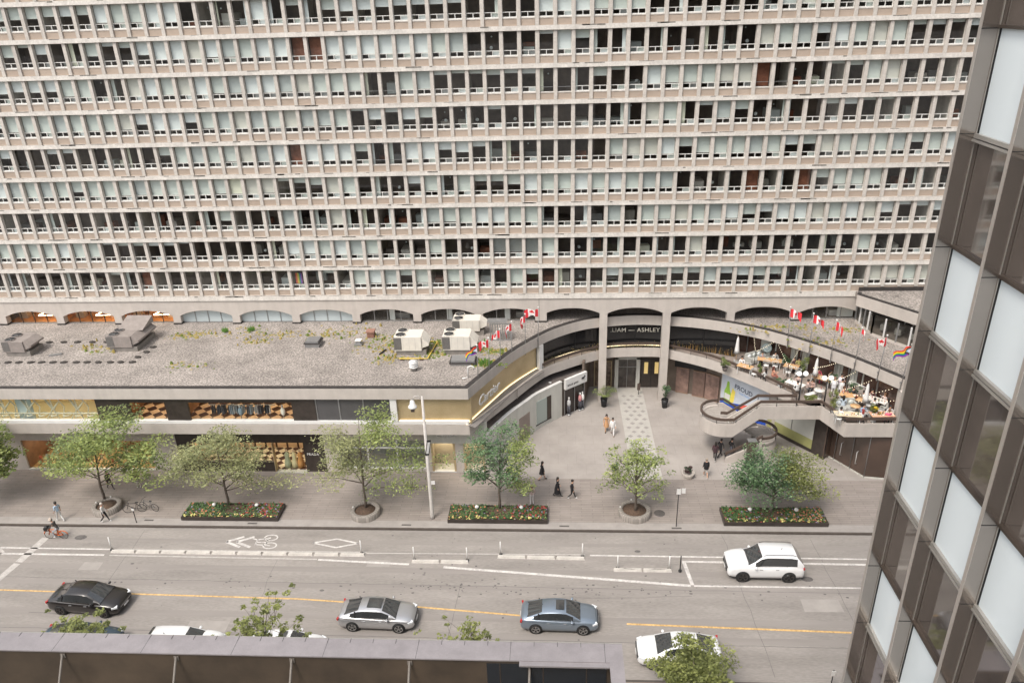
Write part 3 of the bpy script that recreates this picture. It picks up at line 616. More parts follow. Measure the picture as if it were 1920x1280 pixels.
# gold framed jeweller windows
for a, b in ((-8.65, -6.7), (-6.05, -4.35)):
    g = MB(); g.box(a, b, FY+.1, FY+.12, .1, 2.72, SGLASS, 'bktlr'); g.box(a, a+.16, FY-.02, FY+.2, .1, 2.72, GOLD); g.box(b-.16, b, FY-.02, FY+.2, .1, 2.72, GOLD); g.box(a, b, FY-.04, FY+.2, .02, .1, WPAINT)
    w = g.ob('jeweller_window', apt); room(w, a+.05, b-.05, FY+.2, -10.6, .05, 2.72, mat('linen_wall', (.5, .44, .34), .7, var=.15, scale=1, stretch=(1, 1, 6)), LSTONE, 1.2)
text('shop_sign', 'Cartier', .55, WPAINT, (-7.4, FY-.05, 3.45), parent=apt, shear=.35)
# ---------------------------------------------------------------- curved shop on the left of the plaza
W1 = cat([(-4.1, -11.8), (-3.6, -10.7), (-2.4, -8.3), (-1.12, -6.35), (-.2, -4.95), (1.87, -2.81)], 3)
g = MB(); g.wall(W1, 0, 3.5, .3, LSTONE); g.sweep(off(W1, -.02), [(0, 3.5), (.3, 3.5), (.3, 3.56), (0, 3.56)], WPAINT); g.ob('pale_stone_wall', apt)
W1b = W1+[(3.9, -1.05)]
g = MB(); CAN = mat('dark_canopy_membrane', (.135, .115, .105), .85, var=.3, scale=1.5)
Lc = [(-5.15, -11.75)]+[p for p in LOW if -5.1 < p[0] < 4.6 and p[1] > -12.3]; n = 24
def rs(P, n):
    L = [0]
    for i in range(1, len(P)): L.append(L[-1]+(Vector(P[i])-Vector(P[i-1])).length)
    out = []
    for k in range(n+1):
        d = L[-1]*k/n; i = next(i for i in range(1, len(P)) if d <= L[i]+1e-6); u = (d-L[i-1])/max(1e-9, L[i]-L[i-1]); out.append(tuple(Vector(P[i-1]).lerp(Vector(P[i]), u)))
    return out
A1, A2 = rs(W1b, n), rs(off(Lc, 1.9), n)
g.add([(x, y, 3.47) for x, y in A1]+[(x, y, 3.52) for x, y in A2], [(i, i+1, n+2+i, n+1+i) for i in range(n)], CAN); g.add([(x, y, 3.35) for x, y in A1]+[(x, y, 3.35) for x, y in A2], [(i+1, i, n+1+i, n+2+i) for i in range(n)], CAN)
g.ob('canopy_roof', apt)
g = MB(); rr = random.Random(2)
for x, y in ((-3.2, -10.4), (-1.9, -7.9), (-.6, -6), (1.0, -3.4)): g.cyl(x-.2, y+.5, 3.5, 3.53, .14, WPAINT, 10)
g.ob('roof_drain', apt)
def on(path, a, b):  # points of W1 by fraction
    out = []
    for i, p in enumerate(path):
        t = i/(len(path)-1)
        if a <= t <= b: out.append(p)
    return out
def seg(p, q, z0, z1, m, d=-.03, t=.05):
    g = MB(); g.wall(off([p, q], d), z0, z1, t, m); return g
W1L = [0]
for i in range(1, len(W1)): W1L.append(W1L[-1]+(Vector(W1[i])-Vector(W1[i-1])).length)
def at1(t):
    d = t*W1L[-1]
    for i in range(1, len(W1)):
        if d <= W1L[i]+1e-9: u = (d-W1L[i-1])/(W1L[i]-W1L[i-1]); return tuple(Vector(W1[i-1]).lerp(Vector(W1[i]), u))
    return W1[-1]
def sub(a, b): return [at1(a+(b-a)*k/6) for k in range(7)]
def seg2(a, b, z0, z1, m):
    g = MB(); g.wall(off(sub(a, b), -.04), z0, z1, .06, m); return g
seg2(.46, .6, 0, 2.35, mat('taupe_door', (.27, .22, .19), .5, var=.1, scale=2)).ob('door', apt)
g = seg2(.7, .82, .5, 2.75, mat('pale_green_pane', (.36, .41, .38), .2)); g.wall(off(sub(.82, .87), -.04), .5, 2.75, .05, DMET); g.wall(off(sub(.69, .87), -.06), .42, .5, .1, BLACK); g.ob('shop_window', apt)
g = MB(); g.wall(off([(1.87, -2.81), (2.1, -2.6)], -.06), 0, 3.5, .3, DMET); g.wall(off([(2.1, -2.6), (3.9, -1.05)], 0), 0, 2.9, .1, mat('dark_glass_front', (.03, .022, .02), .1, spec=.6))
for t in (.0, .5, 1.0): g.box(2.1+1.8*t-.03, 2.1+1.8*t+.03, -2.6+1.55*t-.1, -2.6+1.55*t, 0, 2.9, GREYM)
dgf = g.ob('shopfront', apt)
g = MB(); g.wall(off([(2.0, -2.72), (3.95, -1.0)], -.3), 2.75, 3.75, .25, WPAINT); sg = g.ob('sign_board', apt)
ang = math.atan2(1.72, 1.95)
text('lettering', 'black goat', .27, BLACK, (2.86, -2.40, 3.14), rz=ang, parent=sg, spacing=1.15)
g = MB(); bx, by = 3.78, -1.56
def gp(u, z, r): return (bx+u*math.cos(ang), by+u*math.sin(ang), 3.3+z)
g.tube([gp(-.17, .0, 0), gp(.12, .0, 0)], .075, BLACK, 6); g.tube([gp(.1, .0, 0), gp(.2, .13, 0)], .05, BLACK, 6); g.tube([gp(.18, .14, 0), gp(.27, .08, 0)], .04, BLACK, 6)
for u in (-.15, -.1, .05, .11): g.tube([gp(u, -.03, 0), gp(u, -.18, 0)], .015, BLACK, 5)
g.tube([gp(.18, .18, 0), gp(.1, .26, 0)], .012, BLACK, 4); g.ob('goat_emblem', sg)
for t, c in ((.15, (.5, .5, .5)), (.72, (.65, .3, .3)), (.85, (.8, .8, .78))):
    x, y = 2.1+1.8*t+.12, -2.6+1.55*t-.2; g = MB(); g.ell((x, y, 1.25), (.17, .13, .36), cm(c)); g.ell((x, y, 1.72), (.08, .09, .12), WPAINT); g.tube([(x-.08, y, .1), (x-.07, y, 1)], .06, cm((.1, .1, .12)), 6); g.tube([(x+.08, y, .1), (x+.07, y, 1)], .06, cm((.1, .1, .12)), 6); g.cyl(x, y, 0.0, .1, .2, GREYM)
    tag(g.ob('mannequin'), {.15: 'grey clothed mannequin at the left of the dark shopfront below the white sign board', .72: 'mannequin in a pink red top in the dark shopfront below the white sign board', .85: 'mannequin in white in the dark shopfront below the white sign board'}[t], 'mannequin')
# ---------------------------------------------------------------- back wall under the balcony
BRW = mat('brown_recess_wall', (.16, .125, .10), .6, var=.2, scale=1)
g = MB(); g.wall([(3.9, -1.05), (4.55, 2.95)], 0, 4.6, .2, BRW); g.wall([(4.55, 2.95), (11.5, 2.95)], 0, 4.6, .2, BRW)
GR = [(11.5, 2.95), (12.7, 2.0), (14.8, 1.14), (16.45, -.3)]
g.wall(GR, 0, 4.6, .2, BRW); g.wall([(16.45, -.3), (18.4, -3.2), (20.0, -5.6)], 0, 4.6, .2, CONC); g.ob('recess_wall', apt)
g = MB(); g.box(5.0, 6.7, 2.84, 2.94, .05, 2.8, GOLD); g.box(5.08, 6.62, 2.82, 2.84, .13, 2.72, mat('dim_display_glass', (.14, .10, .07), .2, var=.8, scale=2)); g.ob('gold_display_window', apt)
g = MB()
for a, b in ((6.95, 7.3), (9.0, 9.35)): g.box(a, b, 2.55, 2.94, 0, 3.3, LSTONE)
g.box(6.95, 9.35, 2.55, 2.94, 3.1, 3.35, LSTONE); g.box(7.3, 9.0, 2.8, 2.9, 0, 3.1, mat('dim_lobby_glass', (.05, .04, .035), .12, var=.9, scale=1.2, spec=.6)); g.box(8.13, 8.17, 2.76, 2.82, 0, 3.1, GREYM); g.box(7.3, 9.0, 2.76, 2.82, 2.2, 2.26, GREYM); g.ob('stone_portal', apt)
text('lettering', 'T H E  C O L O N N A D E', .12, BLACK, (8.15, 2.54, 3.23), parent=apt)
g = MB(); g.box(9.5, 11.4, 2.8, 2.94, 0, 3.0, DSTONE)
for x in (9.95, 10.95): g.box(x-.18, x+.18, 2.76, 2.8, 1.5, 2.7, emat('amber_pane', (.75, .55, .22), .25))
g.box(10.43, 10.47, 2.77, 2.8, 0, 3, BLACK); g.ob('dark_double_door', apt)
MUR = mat('brown_poster_print', (.26, .17, .14), .5, var=.5, scale=1.1); MUR2 = mat('brown_poster_ground', (.20, .13, .105), .5, var=.35, scale=1.5)
for (a, b, m) in (((12.75, 1.98), (13.85, 1.52), MUR), ((14.2, 1.2), (15.2, .72), MUR2), ((15.3, .7), (16.35, -.2), MUR)):
    g = MB(); g.wall(off([a, b], -.14), .1, 2.6, .1, m); g.wall(off([a, b], -.16), 2.6, 2.68, .14, cm((.3, .2, .14))); g.wall(off([a, b], -.16), .02, .1, .14, cm((.3, .2, .14))); g.ob('mural_panel', apt)
g = MB(); g.wall(off([(12.6, 2.0), (15.3, .9)], -.3), 2.8, 3.6, .3, BLACK); g.ob('dark_valance', apt)
# advertising panel with a bottle, PROUD
A, B_ = Vector((16.55, -.45)), Vector((19.6, -5.0)); dd = (B_-A).normalized(); an = math.atan2(dd.y, dd.x)
pan = thing('advertising_panel', 'pale blue advertising panel with a green bottle and the word PROUD beneath the curved balcony', 'advertisement', (A.x, A.y, 0), an)
def pp(mb, pts, m, y): mb.add([(u, -y, z) for u, z in pts]+[(u, -y+.003, z) for u, z in pts], [tuple(range(len(pts)))], m)
g = MB(); PALEB = mat('pale_blue_print', (.60, .65, .72), .45, var=.12, scale=.9); g.box(0, 5.4, -.12, -.04, .05, 3.9, PALEB); g.ob('board', pan)
g = MB(); pp(g, [(0, .05), (5.4, .05), (5.4, .75), (3.0, 1.25), (1.2, .7), (0, .6)], cm((.02, .08, .45)), .124)
pp(g, [(2.3, .6), (3.6, 1.2), (3.7, 1.5), (2.6, 1.1)], cm((.7, .12, .08)), .128); g.ob('blue_wave_print', pan)
g = MB(); pp(g, [(.45, .5), (1.15, .5), (1.2, 1.6), (1.0, 2.1), (.92, 2.7), (.68, 2.7), (.6, 2.1), (.4, 1.6)], cm((.32, .55, .08)), .13); pp(g, [(1.15, .6), (1.6, .9), (1.7, 2.0), (1.35, 2.3), (1.2, 1.6)], cm((.85, .7, .12)), .128); pp(g, [(.48, .9), (1.12, .9), (1.14, 1.45), (.46, 1.45)], WPAINT, .134); g.ob('bottle_print', pan)
INK = cm((.05, .07, .12)); text('lettering', 'PROUD', .62, INK, (2.6, -.13, 2.55), parent=pan); text('lettering', 'PARTNER', .3, cm((.35, .5, .75)), (2.75, -.13, 2.1), parent=pan)
# pale wall with a green foot, brown glass entrance on the right
GRN = mat('olive_green_band', (.36, .36, .15), .5, var=.15, scale=.7); WHT = mat('pale_display_wall', (.53, .53, .48), .6, var=.06, scale=.8)
g = MB(); g.wall([(19.6, -5.0), (22.26, -8.6)], .35, 4.6, .2, WHT); g.wall(off([(19.6, -5.0), (22.26, -8.6)], -.02), .3, 1.15, .02, GRN); g.wall(off([(19.6, -5.0), (22.26, -8.6)], -.04), 0, .3, .2, DSTONE); g.wall(off([(21.0, -6.9), (21.03, -6.94)], -.03), 1.15, 4.6, .03, GREYM); g.ob('pale_wall', apt)
BRG = mat('brown_reflective_glass', (.10, .065, .05), .12, col2=(.06, .04, .03), scale=.35, spec=.8)
g = MB(); g.wall([(22.26, -8.6), (22.9, -9.7)], 0, 4.6, .2, DSTONE); g.wall([(22.9, -9.7), (23.5, -9.3), (25.27, -12.2), (26.7, -12.4), (45, -12.4)], .12, 4.6, .1, BRG); g.wall(off([(23.5, -9.3), (25.27, -12.2), (26.7, -12.4)], -.05), 0, .12, .15, LSTONE)
ent = g.ob('brown_glass_entrance', apt)
g = MB()
for x, y in ((23.75, -9.75), (24.55, -11.05), (25.25, -12.2)): g.tube([(x-.06, y-.05, .1), (x-.06, y-.05, 4.5)], .025, GREYM, 6)
for x, y in ((24.0, -10.35), (24.75, -11.6)):
    g.tube([(x, y, .9), (x-.15, y-.1, .95), (x-.15, y-.1, 2.0), (x, y, 2.05)], .025, WPAINT, 6)
g.ob('door_pull', ent)
text('shop_sign', 'WILLIAM — ASHLEY', .56, cm((.55, .52, .45)), (8.1, .93+.28, 6.75), parent=apt, spacing=1.1)
text('shop_sign', 'Cartier', 1.15, WPAINT, (-3.95, -10.45, 6.45), rz=math.atan2(3.3, 1.5), parent=apt, shear=.35, ext=.03)
# reflected planting seen in the dark shopfront is real ornamental grass standing behind the rail
g = MB(); r = random.Random(11); GRS = [mat('dry_grass', (.22, .16, .06), .8), mat('dark_grass', (.05, .06, .025), .8), mat('amber_grass', (.4, .22, .06), .8)]
gp_ = [p for p in off(DG, .3)]
for i in range(len(gp_)-1):
    a, b = Vector(gp_[i]), Vector(gp_[i+1])
    for q in range(int((b-a).length*26)):
        p = a+(b-a)*r.random(); p.y -= r.random()*.12; h = r.uniform(.15, .75)*(1.2 if p.x > 11 else .9); w = .012
        m = GRS[r.choice((0, 1, 1)) if p.x < 11 else r.choice((0, 2, 2, 1))]
        dx = r.uniform(-.1, .1); g.add([(p.x-w, p.y, 5.0), (p.x+w, p.y, 5.0), (p.x+dx, p.y-.03, 5.0+h)], [(0, 1, 2)], m)
        if r.random() < .2: g.ell((p.x+dx, p.y-.03, 5+h), (.03, .03, .04), GRS[0], 5, 3)
tag(g.ob('ornamental_grass'), None, None, None, 'stuff')
# pavilion on the right roof
pav = thing('roof_pavilion', 'low concrete rooftop pavilion with tall panes at the right end of the arcade', 'building', (27.4, 0, 8.1))
def loc(p): return (p[0]-27.4, p[1], p[2]-8.1 if len(p) > 2 else 0)
PB = [(27.4, -.05), (27.5, -1.0), (27.85, -3.3), (30.0, -6.4)]
PT = [(27.35, -.0), (26.9, -1.2), (30.2, -5.2), (34, -9.5)]
g = MB(); g.sweep([(x-27.4, y) for x, y in [(26.95, -1.1), (30.1, -5.3), (34, -10.2)]], [(0, 1.85), (.25, 1.85), (.25, 2.85), (0, 2.85)], CONC)
g.sweep([(x-27.4, y) for x, y in [(27.2, -.6), (26.95, -1.1), (30.1, -5.3), (34, -10.2)]], [(.0, 2.85), (.3, 2.85), (.3, 2.93), (0, 2.93)], DARKE)
g.ob('parapet', pav)
g = MB(); g.prism([(-.2, -.1), (-.3, -1.0), (2.75, -5.2), (6.6, -10.0), (14, -10), (14, -.1)], 2.3, 2.8, GRAV); g.ob('gravel_roof', pav)
g = MB(); g.box(0, 14, -.14, -.1, 2.8, 3.15, DARKE); g.ob('dark_upstand', pav)
g = MB()
P2 = [(27.45, -.3), (27.75, -3.2), (30.3, -6.8), (33, -10.6)]
pth = [(x-27.4, y) for x, y in P2]
g.sweep(pth, [(0, 0), (.12, 0), (.12, .22), (0, .22)], CONC); g.sweep(off(pth, .05), [(0, .22), (.02, .22), (.02, 1.85), (0, 1.85)], SGLASS)
for i in range(3):
    a, b = Vector(pth[i]), Vector(pth[i+1]); n = 4 if i == 0 else 4
    for q in range(n+1): p = a+(b-a)*q/n; g.box(p.x-.05, p.x+.05, p.y-.05, p.y+.05, .2, 1.86, WPAINT if q % 2 else GREYM)
g.ob('window', pav)
g = MB(); g.prism([(.4, -.2), (.6, -3.1), (3.2, -6.7), (5.9, -10.2), (12, -10), (12, -.2)], .0, .05, mat('dim_floor', (.14, .12, .11), .6)); g.box(4.5, 4.6, -9.8, -.2, 0, 1.9, DARKI)
for q in range(4): g.obox((1.7+q*.8, -2.6-q*.95, .55), (.9, .5, .5), .8, GREYM)
for q in range(4): g.obox((3.0+q*.4, -3.2-q*.6, 1.25), (.42, .02, .4), .9, WPAINT)
g.ob('interior', pav)
# ================================================================ staircase up to the terrace
stair = thing('curved_staircase', 'concrete stair with round landings and brown handrails climbing from the plaza to the terrace', 'staircase', (0, 0, 0))
TREAD = mat('stair_tread', (.33, .30, .27), .9, var=.15, scale=3)
c2, r2 = (14.75, -8.35), 1.65
P_ = [(c2[0]+r2*math.cos(a), c2[1]+r2*math.sin(a)) for a in [PI/2+PI*k/14 for k in range(15)]]; Zs = [3.3]*15
P_ += [(15.4, -10.0), (16.4, -10.0), (17.35, -10.0), (20.0, -10.0), (22.0, -10.0), (23.0, -12.6), (26.0, -12.6), (45, -12.6)]; Zs += [3.3, 4.15, 4.95, 4.95, 4.95, 4.95, 4.95, 4.95]
g = MB(); g.sweep(P_, [(0, -1.02), (.2, -1.02), (.2, .1), (0, .13)], CONC, zs=Zs); g.ob('outer_parapet', stair)
rail([(x, y+.05) for x, y in P_], .42, stair, zs=Zs)
inn = [(20.4, -8.9), (17.35, -8.9), (15.1, -8.9), (14.6, -8.75)]; zi = [4.95, 4.95, 3.35, 3.3]
g = MB(); g.sweep(inn, [(0, -.6), (.16, -.6), (.16, .1), (0, .1)], CONC, zs=zi); g.ob('inner_parapet', stair)
rail(inn, .42, stair, zs=zi)
g = MB(); g.box(20.3, 22.2, -9.9, -8.8, 4.7, 4.9, DECK); g.box(17.35, 20.4, -9.85, -8.9, 4.7, 4.9, TREAD); g.ob('upper_landing', stair)
g = MB()
for k in range(10): z = 4.9-(k+1)*.16; x = 17.35-k*.22; g.box(x-.24, x, -9.82, -9.05, z-.14, z, TREAD); g.box(x-.245, x-.2, -9.82, -9.05, z, z+.01, LSTONE)
g.box(15.1, 17.4, -9.82, -9.05, 3.1, 3.11, CONC)
g.ob('upper_flight', stair)
g = MB(); g.prism([(c2[0]+(p[0]-c2[0])*.93, c2[1]+(p[1]-c2[1])*.93) for p in P_[:15]]+[(15.2, -9.85), (15.2, -6.85)], 3.08, 3.3, TREAD); g.ob('round_landing', stair)
g = MB()
for k in range(10): z = 3.3-(k+1)*.165; x = 15.2+k*.26; g.box(x, x+.28, -8.75, -6.85, z-.2, z, TREAD)
g.ob('middle_flight', stair)
pm = [(14.9, -6.68), (15.2, -6.68), (17.7, -6.9)]; zm = [3.3, 3.3, 1.7]
g = MB(); g.sweep(pm[::-1], [(0, -.5), (.16, -.5), (.16, .3), (0, .3)], CONC, zs=zm[::-1]); g.ob('middle_parapet', stair); rail(pm[::-1], .55, stair, zs=zm[::-1])
c1, r1 = (17.75, -8.5), 1.55
Q_ = [(c1[0]+r1*math.cos(a), c1[1]+r1*math.sin(a)) for a in [-PI/2+PI*k/14 for k in range(15)]]
g = MB(); g.prism(Q_, 1.4, 1.62, TREAD); g.ob('round_landing', stair)
g = MB(); g.sweep(Q_, [(0, 0), (.18, 0), (.18, 1.75), (0, 1.75)], CONC); g.ob('landing_wall', stair); rail(Q_, 2.05, stair)
g = MB()
for k in range(10): z = .16*(k+1); x = 15.15+k*.26; g.box(x, x+.28, -10.05, -8.95, 0, z, mat('dark_tread', (.07, .062, .058), .7))
g.ob('lower_flight', stair)
fl = [(14.95, -10.2), (15.2, -10.2), (17.75, -10.2)]; zf = [.0, .1, 1.6]
g = MB(); g.add([(14.95, -10.25, 0), (17.75, -10.25, 0), (17.75, -10.25, 1.9), (14.95, -10.25, .45), (14.95, -10.08, 0), (17.75, -10.08, 0), (17.75, -10.08, 1.9), (14.95, -10.08, .45)], [(0, 1, 2, 3), (5, 4, 7, 6), (3, 2, 6, 7), (4, 0, 3, 7), (1, 5, 6, 2)], CONC); g.ob('lower_parapet', stair); rail(fl, .75, stair, zs=zf)
g = MB(); g.box(16.55, 17.15, -10.75, -10.3, 0, 2.3, BRAIL); g.box(16.5, 17.2, -10.8, -10.26, 2.3, 2.36, GREYM); g.ob('support_post', stair)
# ================================================================ office tower on the right
TW = thing('office_tower', 'brown office tower with polished piers and white window panels filling the right edge', 'building', (8.12, -49.46, 0))
PIER = mat('polished_bronze_pier', (.36, .32, .29), .16, metal=.88, var=.06, scale=.5)
PEDGE = mat('pier_edge', (.44, .40, .365), .35, metal=.5)
WPAN = mat('white_blind_panel', (.66, .715, .735), .3, var=.03, scale=.35, coat=.4)
DGL = mat('brown_tinted_glass', (.115, .092, .079), .05, spec=1.0, coat=1.0, col2=(.05, .04, .034), scale=.35, bump=.04, bscale=.6)
MUL = mat('aluminium_mullion', (.42, .40, .37), .35, metal=.6)
PITCH, FLH, FIN = 1.595, 3.585, .08
g = MB(); g.box(.45, 30, -24, -.02, 0, 60, DMET); g.ob('core', TW)
gs = MB()
for j in range(15):
    y = -j*PITCH           # near face of pier j at y-.52
    g = MB(); g.box(0, .5, y-FIN, y, 0, 60, PIER); g.box(-.012, .0, y-FIN, y, 0, 60, PEDGE)
    g.box(.262, .272, y-FIN-.02, y-FIN, 0, 60, MUL)
    for f in range(-6, 8):
        z = 27.03+f*FLH; g.box(-.001, .26, y-FIN-.004, y-FIN, z-.008, z+.008, BLACK); g.box(-.001, .26, y-FIN-.004, y-FIN, z-1.63, z-1.62, BLACK)
    g.ob('pier', TW)
    for f in range(-7, 9):
        z1 = 27.03+f*FLH; z0 = z1-1.62; ya, yb = y-PITCH, y-FIN
        vis = j < 5 and 3 < z0 < 38
        m = MB() if vis else gs
        m.box(.3, .34, ya, yb, z0, z1, WPAN); m.box(.24, .34, ya, yb, z0-.07, z0, MUL); m.box(.22, .34, ya, yb, z0-.13, z0-.09, MUL); m.box(.24, .34, ya, yb, z1, z1+.05, DMET); m.box(.285, .34, yb-.03, yb, z0, z1, BLACK)
        if vis: m.ob('window_panel', TW)
        m = MB() if vis else gs
        m.box(.31, .34, ya, yb, z1+.05, z1+1.95-.13, DGL)
        pass
        if vis: m.ob('dark_glass_panel', TW)
o = gs.ob('panels', TW); o['kind'] = 'stuff'
# ================================================================ near podium with a wide coping
NP = thing('near_podium', 'low dark building along the bottom edge with a wide grey metal coping and braced parapet', 'building', (0, -40.2, 0))
COP = mat('grey_metal_coping', (.30, .275, .28), .5, metal=.3, var=.12, scale=1.2, fine=.06); BWN = mat('brown_parapet_lining', (.085, .063, .045), .35, col2=(.04, .031, .024), scale=.45, bump=.1, bscale=2); ROOFM = mat('dark_brown_roof_membrane', (.10, .085, .065), .85, var=.3, scale=.4)
x0, x1, zc = -60, 3.95, 11.3
for a in range(int(x0), 4, 1): pass
g = MB(); g.box(x0, x1, -.93, 0, zc-.06, zc, COP); g.box(-.1, x1, -1.15, -.93, zc-.1, zc-.03, COP); g.box(x0, x1, 0, .03, zc-.2, zc+.01, MUL)
g.box(x1-.55, x1, -24, -.93, zc-.06, zc, COP)
x = x0
while x < x1: g.box(x, x+.012, -.2, .034, zc-.2, zc+.013, BLACK); x += .93
x = x0
while x < x1: g.box(x, x+.012, -.94, -.2, zc, zc+.002, BLACK); x += 3.72
g.ob('coping', NP)
g = MB(); g.box(x0, x1-.05, -.85, -.1, 0, zc-.06, BWN); g.box(x1-.5, x1-.05, -24, -.85, 0, zc-.06, BWN); g.ob('wall', NP)
for k in range(5): g = MB(); g.box(x0, x1-.02, -.1, -.02, 1+k*2.2, 2.2+k*2.2, DGL); g.ob('window_band', NP)
g = MB(); g.box(x0, x1-.5, -24, -.85, 8.6, 9.0, ROOFM); g.ob('roof', NP)
for k in range(5):
    g = MB(); X_ = -18.7+k*4.75; g.tube([(X_, -.88, 11.1), (X_-.05, -2.3, 8.95)], .055, mat('dull_steel', (.17, .15, .13), .6), 4); g.box(X_-.1, X_+.1, -.9, -.86, 10.9, 11.1, MATS['dull_steel']); g.ob('brace', NP)
g = MB(); g.box(-1.4, 3.3, -.875, -.852, 9.0, 11.05, mat('dark_blue_reflection', (.012, .016, .022), .08, spec=.8))  # added dark panel and bars: a window reflection painted over the parapet lining
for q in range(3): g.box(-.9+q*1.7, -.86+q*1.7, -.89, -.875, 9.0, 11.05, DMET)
g.ob('dark_reflection_panel', NP)
# ================================================================ roof equipment
def rooftop_ac(x, y, L=2.7, D=1.7, Hh=1.2, col=None, label='', hood=1, rz=0):
    col = col or mat('cream_enamel', (.66, .62, .55), .5, var=.06, scale=2)
    t = thing('air_conditioner', label, 'air conditioner', (x, y, 8.1), rz, 'air conditioners on the gravel roof')
    g = MB(); g.box(-L/2+.1, L/2-.1, -D/2+.1, D/2-.1, 0, .42, mat('curb_metal', (.22, .2, .18), .7, var=.2, scale=2)); g.ob('curb', t)
    g = MB(); g.box(-L/2, L/2-.45, -D/2, D/2, .42, .42+Hh, col)
    for q in range(4): g.box(-L/2+.75+q*.5, -L/2+.76+q*.5, -D/2-.004, -D/2, .5, .36+Hh, GREYM)
    g.ob('cabinet', t)
    g = MB(); g.add([(L/2-.45, -D/2+.1, .6), (L/2-.45, -D/2+.1, .42+Hh), (L/2+.15, -D/2+.1, 1.0), (L/2+.15, -D/2+.1, .85), (L/2-.45, D/2-.1, .6), (L/2-.45, D/2-.1, .42+Hh), (L/2+.15, D/2-.1, 1.0), (L/2+.15, D/2-.1, .85)], [(0, 3, 2, 1), (4, 5, 6, 7), (1, 2, 6, 5), (2, 3, 7, 6), (0, 4, 7, 3)], col); g.ob('intake_hood', t)
    g = MB(); g.box(-L/2-.01, -L/2+.62, -D/2-.012, -D/2+.0, .5, .36+Hh, mat('dark_grille', (.12, .11, .10), .5, var=.3, scale=8)); g.box(-L/2-.012, -L/2, -D/2+.1, D/2-.1, .5, .36+Hh, MATS['dark_grille'])
    for q in range(12): g.box(-L/2, -L/2+.6, -D/2-.02, -D/2-.012, .52+q*.1, .54+q*.1, GREYM)
    g.ob('grille', t)
    for q in range(2):
        g = MB(); cx, cy = -L/2+.5+q*.02, -D/2+.48+q*.9; g.cyl(cx, cy, .42+Hh, .42+Hh+.05, .4, BLACK, 18); g.lathe([(.4, 0), (.44, 0), (.44, .08), (.4, .08)], (cx, cy, .42+Hh), col)
        for k in range(4): g.obox((cx, cy, .42+Hh+.07), (.8, .02, .02), k*PI/4, GREYM)
        g.ob('fan', t)
    return t
rooftop_ac(-10.6, -6.0, label='cream rooftop air conditioner furthest left of the three beside the yellow pipe')
rooftop_ac(-6.6, -5.9, label='cream rooftop air conditioner nearest the curved parapet, right of the yellow pipe')
rooftop_ac(-6.2, -2.2, L=2.8, D=1.4, Hh=1.0, label='cream rooftop air conditioner at the back touching the arcade')
GRAYAC = mat('brown_grey_enamel', (.27, .235, .215), .55, var=.15, scale=2)
t = rooftop_ac(-35.6, -4.3, L=2.6, D=3.4, Hh=1.0, col=GRAYAC, label='brown grey rooftop unit with long sloping duct standing between rows of dark blocks')
g = MB(); g.add([(-1.0, -.3, 1.42), (1.25, -.3, 1.42), (1.25, 1.7, 2.0), (-1.0, 1.7, 2.0), (-1.0, 1.7, 1.42), (1.25, 1.7, 1.42)], [(0, 1, 2, 3), (0, 3, 4), (1, 5, 2), (3, 2, 5, 4)], GRAYAC); g.ob('sloping_duct', t)
t = rooftop_ac(-44.4, -5.9, L=2.3, D=2.0, Hh=.95, col=GRAYAC, label='brown grey rooftop unit with one round fan near the left edge')
def hatch(x, y, w, d, h, m, label, cat_='roof hatch', step=True, name='roof_hatch', rz=0):
    t = thing(name, label, cat_, (x, y, 8.1), rz); g = MB(); g.box(-w/2, w/2, -d/2, d/2, 0, h, m); g.ob('curb', t); g = MB()
    if step: g.box(-w/2-.08, w/2+.08, -d/2-.08, d/2+.08, h, h+.06, DARKE); g.box(-w/2+.05, w/2-.05, -d/2+.05, d/2-.05, h+.06, h+.22, m)
    else: g.box(-w/2-.06, w/2+.06, -d/2-.06, d/2+.06, h, h+.16, mat('pale_hatch_lid', (.64, .68, .72), .6))
    g.ob('lid', t)
hatch(-19.4, -4.7, 1.2, 1.2, .35, GREYM, 'square grey stepped roof hatch alone on the gravel between the left units')
hatch(-6.1, -8.2, 2.0, 1.2, .2, GREYM, 'flat pale blue skylight lid beside the rainbow flag')
t = thing('roof_vent', 'small rusty brown box vent at the arcade foot left of the cream units', 'vent', (-14.8, -3.0, 8.1)); g = MB(); g.box(-.3, .3, -.3, .3, 0, .5, mat('rust_paint', (.22, .11, .08), .7, var=.3, scale=5)); g.ob('box', t); g = MB(); g.box(-.36, .36, -.36, .36, .5, .62, mat('rust_paint2', (.3, .16, .12), .7)); g.ob('cap', t)
t = thing('roof_vent', 'small grey square vent with a flat cap left of the nearest cream unit', 'vent', (-15.5, -4.7, 8.1)); g = MB(); g.box(-.32, .32, -.32, .32, 0, .18, GREYM); g.box(-.18, .18, -.18, .18, .18, .42, GREYM); g.ob('base', t); g = MB(); g.box(-.26, .26, -.26, .26, .42, .48, WPAINT); g.ob('cap', t)
t = thing('roof_vent', 'round white ringed vent standing on the front gravel before the cream units', 'vent', (-9.9, -9.6, 8.1)); g = MB(); g.cyl(0, 0, 0, .6, .24, GREYM, 16); g.ob('pipe', t); g = MB()
for q in range(3): g.lathe([(.24, 0), (.36, .04), (.36, .1), (.24, .14)], (0, 0, .28+q*.18), WPAINT)
g.cyl(0, 0, .8, .84, .3, WPAINT, 16); g.ob('rings', t)
g = MB(); g.tube([(-5.45, -10.9, 8.1), (-5.45, -10.9, 8.9), (-5.4, -10.9, 9.05), (-5.2, -10.9, 9.12), (-5.0, -10.9, 9.05), (-4.95, -10.9, 8.85)], .06, WPAINT, 8); g.tube([(-5.45, -10.9, 8.14), (-5.9, -11.1, 8.14)], .05, WPAINT, 8); tag(g.ob('bent_vent_pipe'), 'white hooked vent pipe on the gravel at the rounded roof corner', 'pipe')
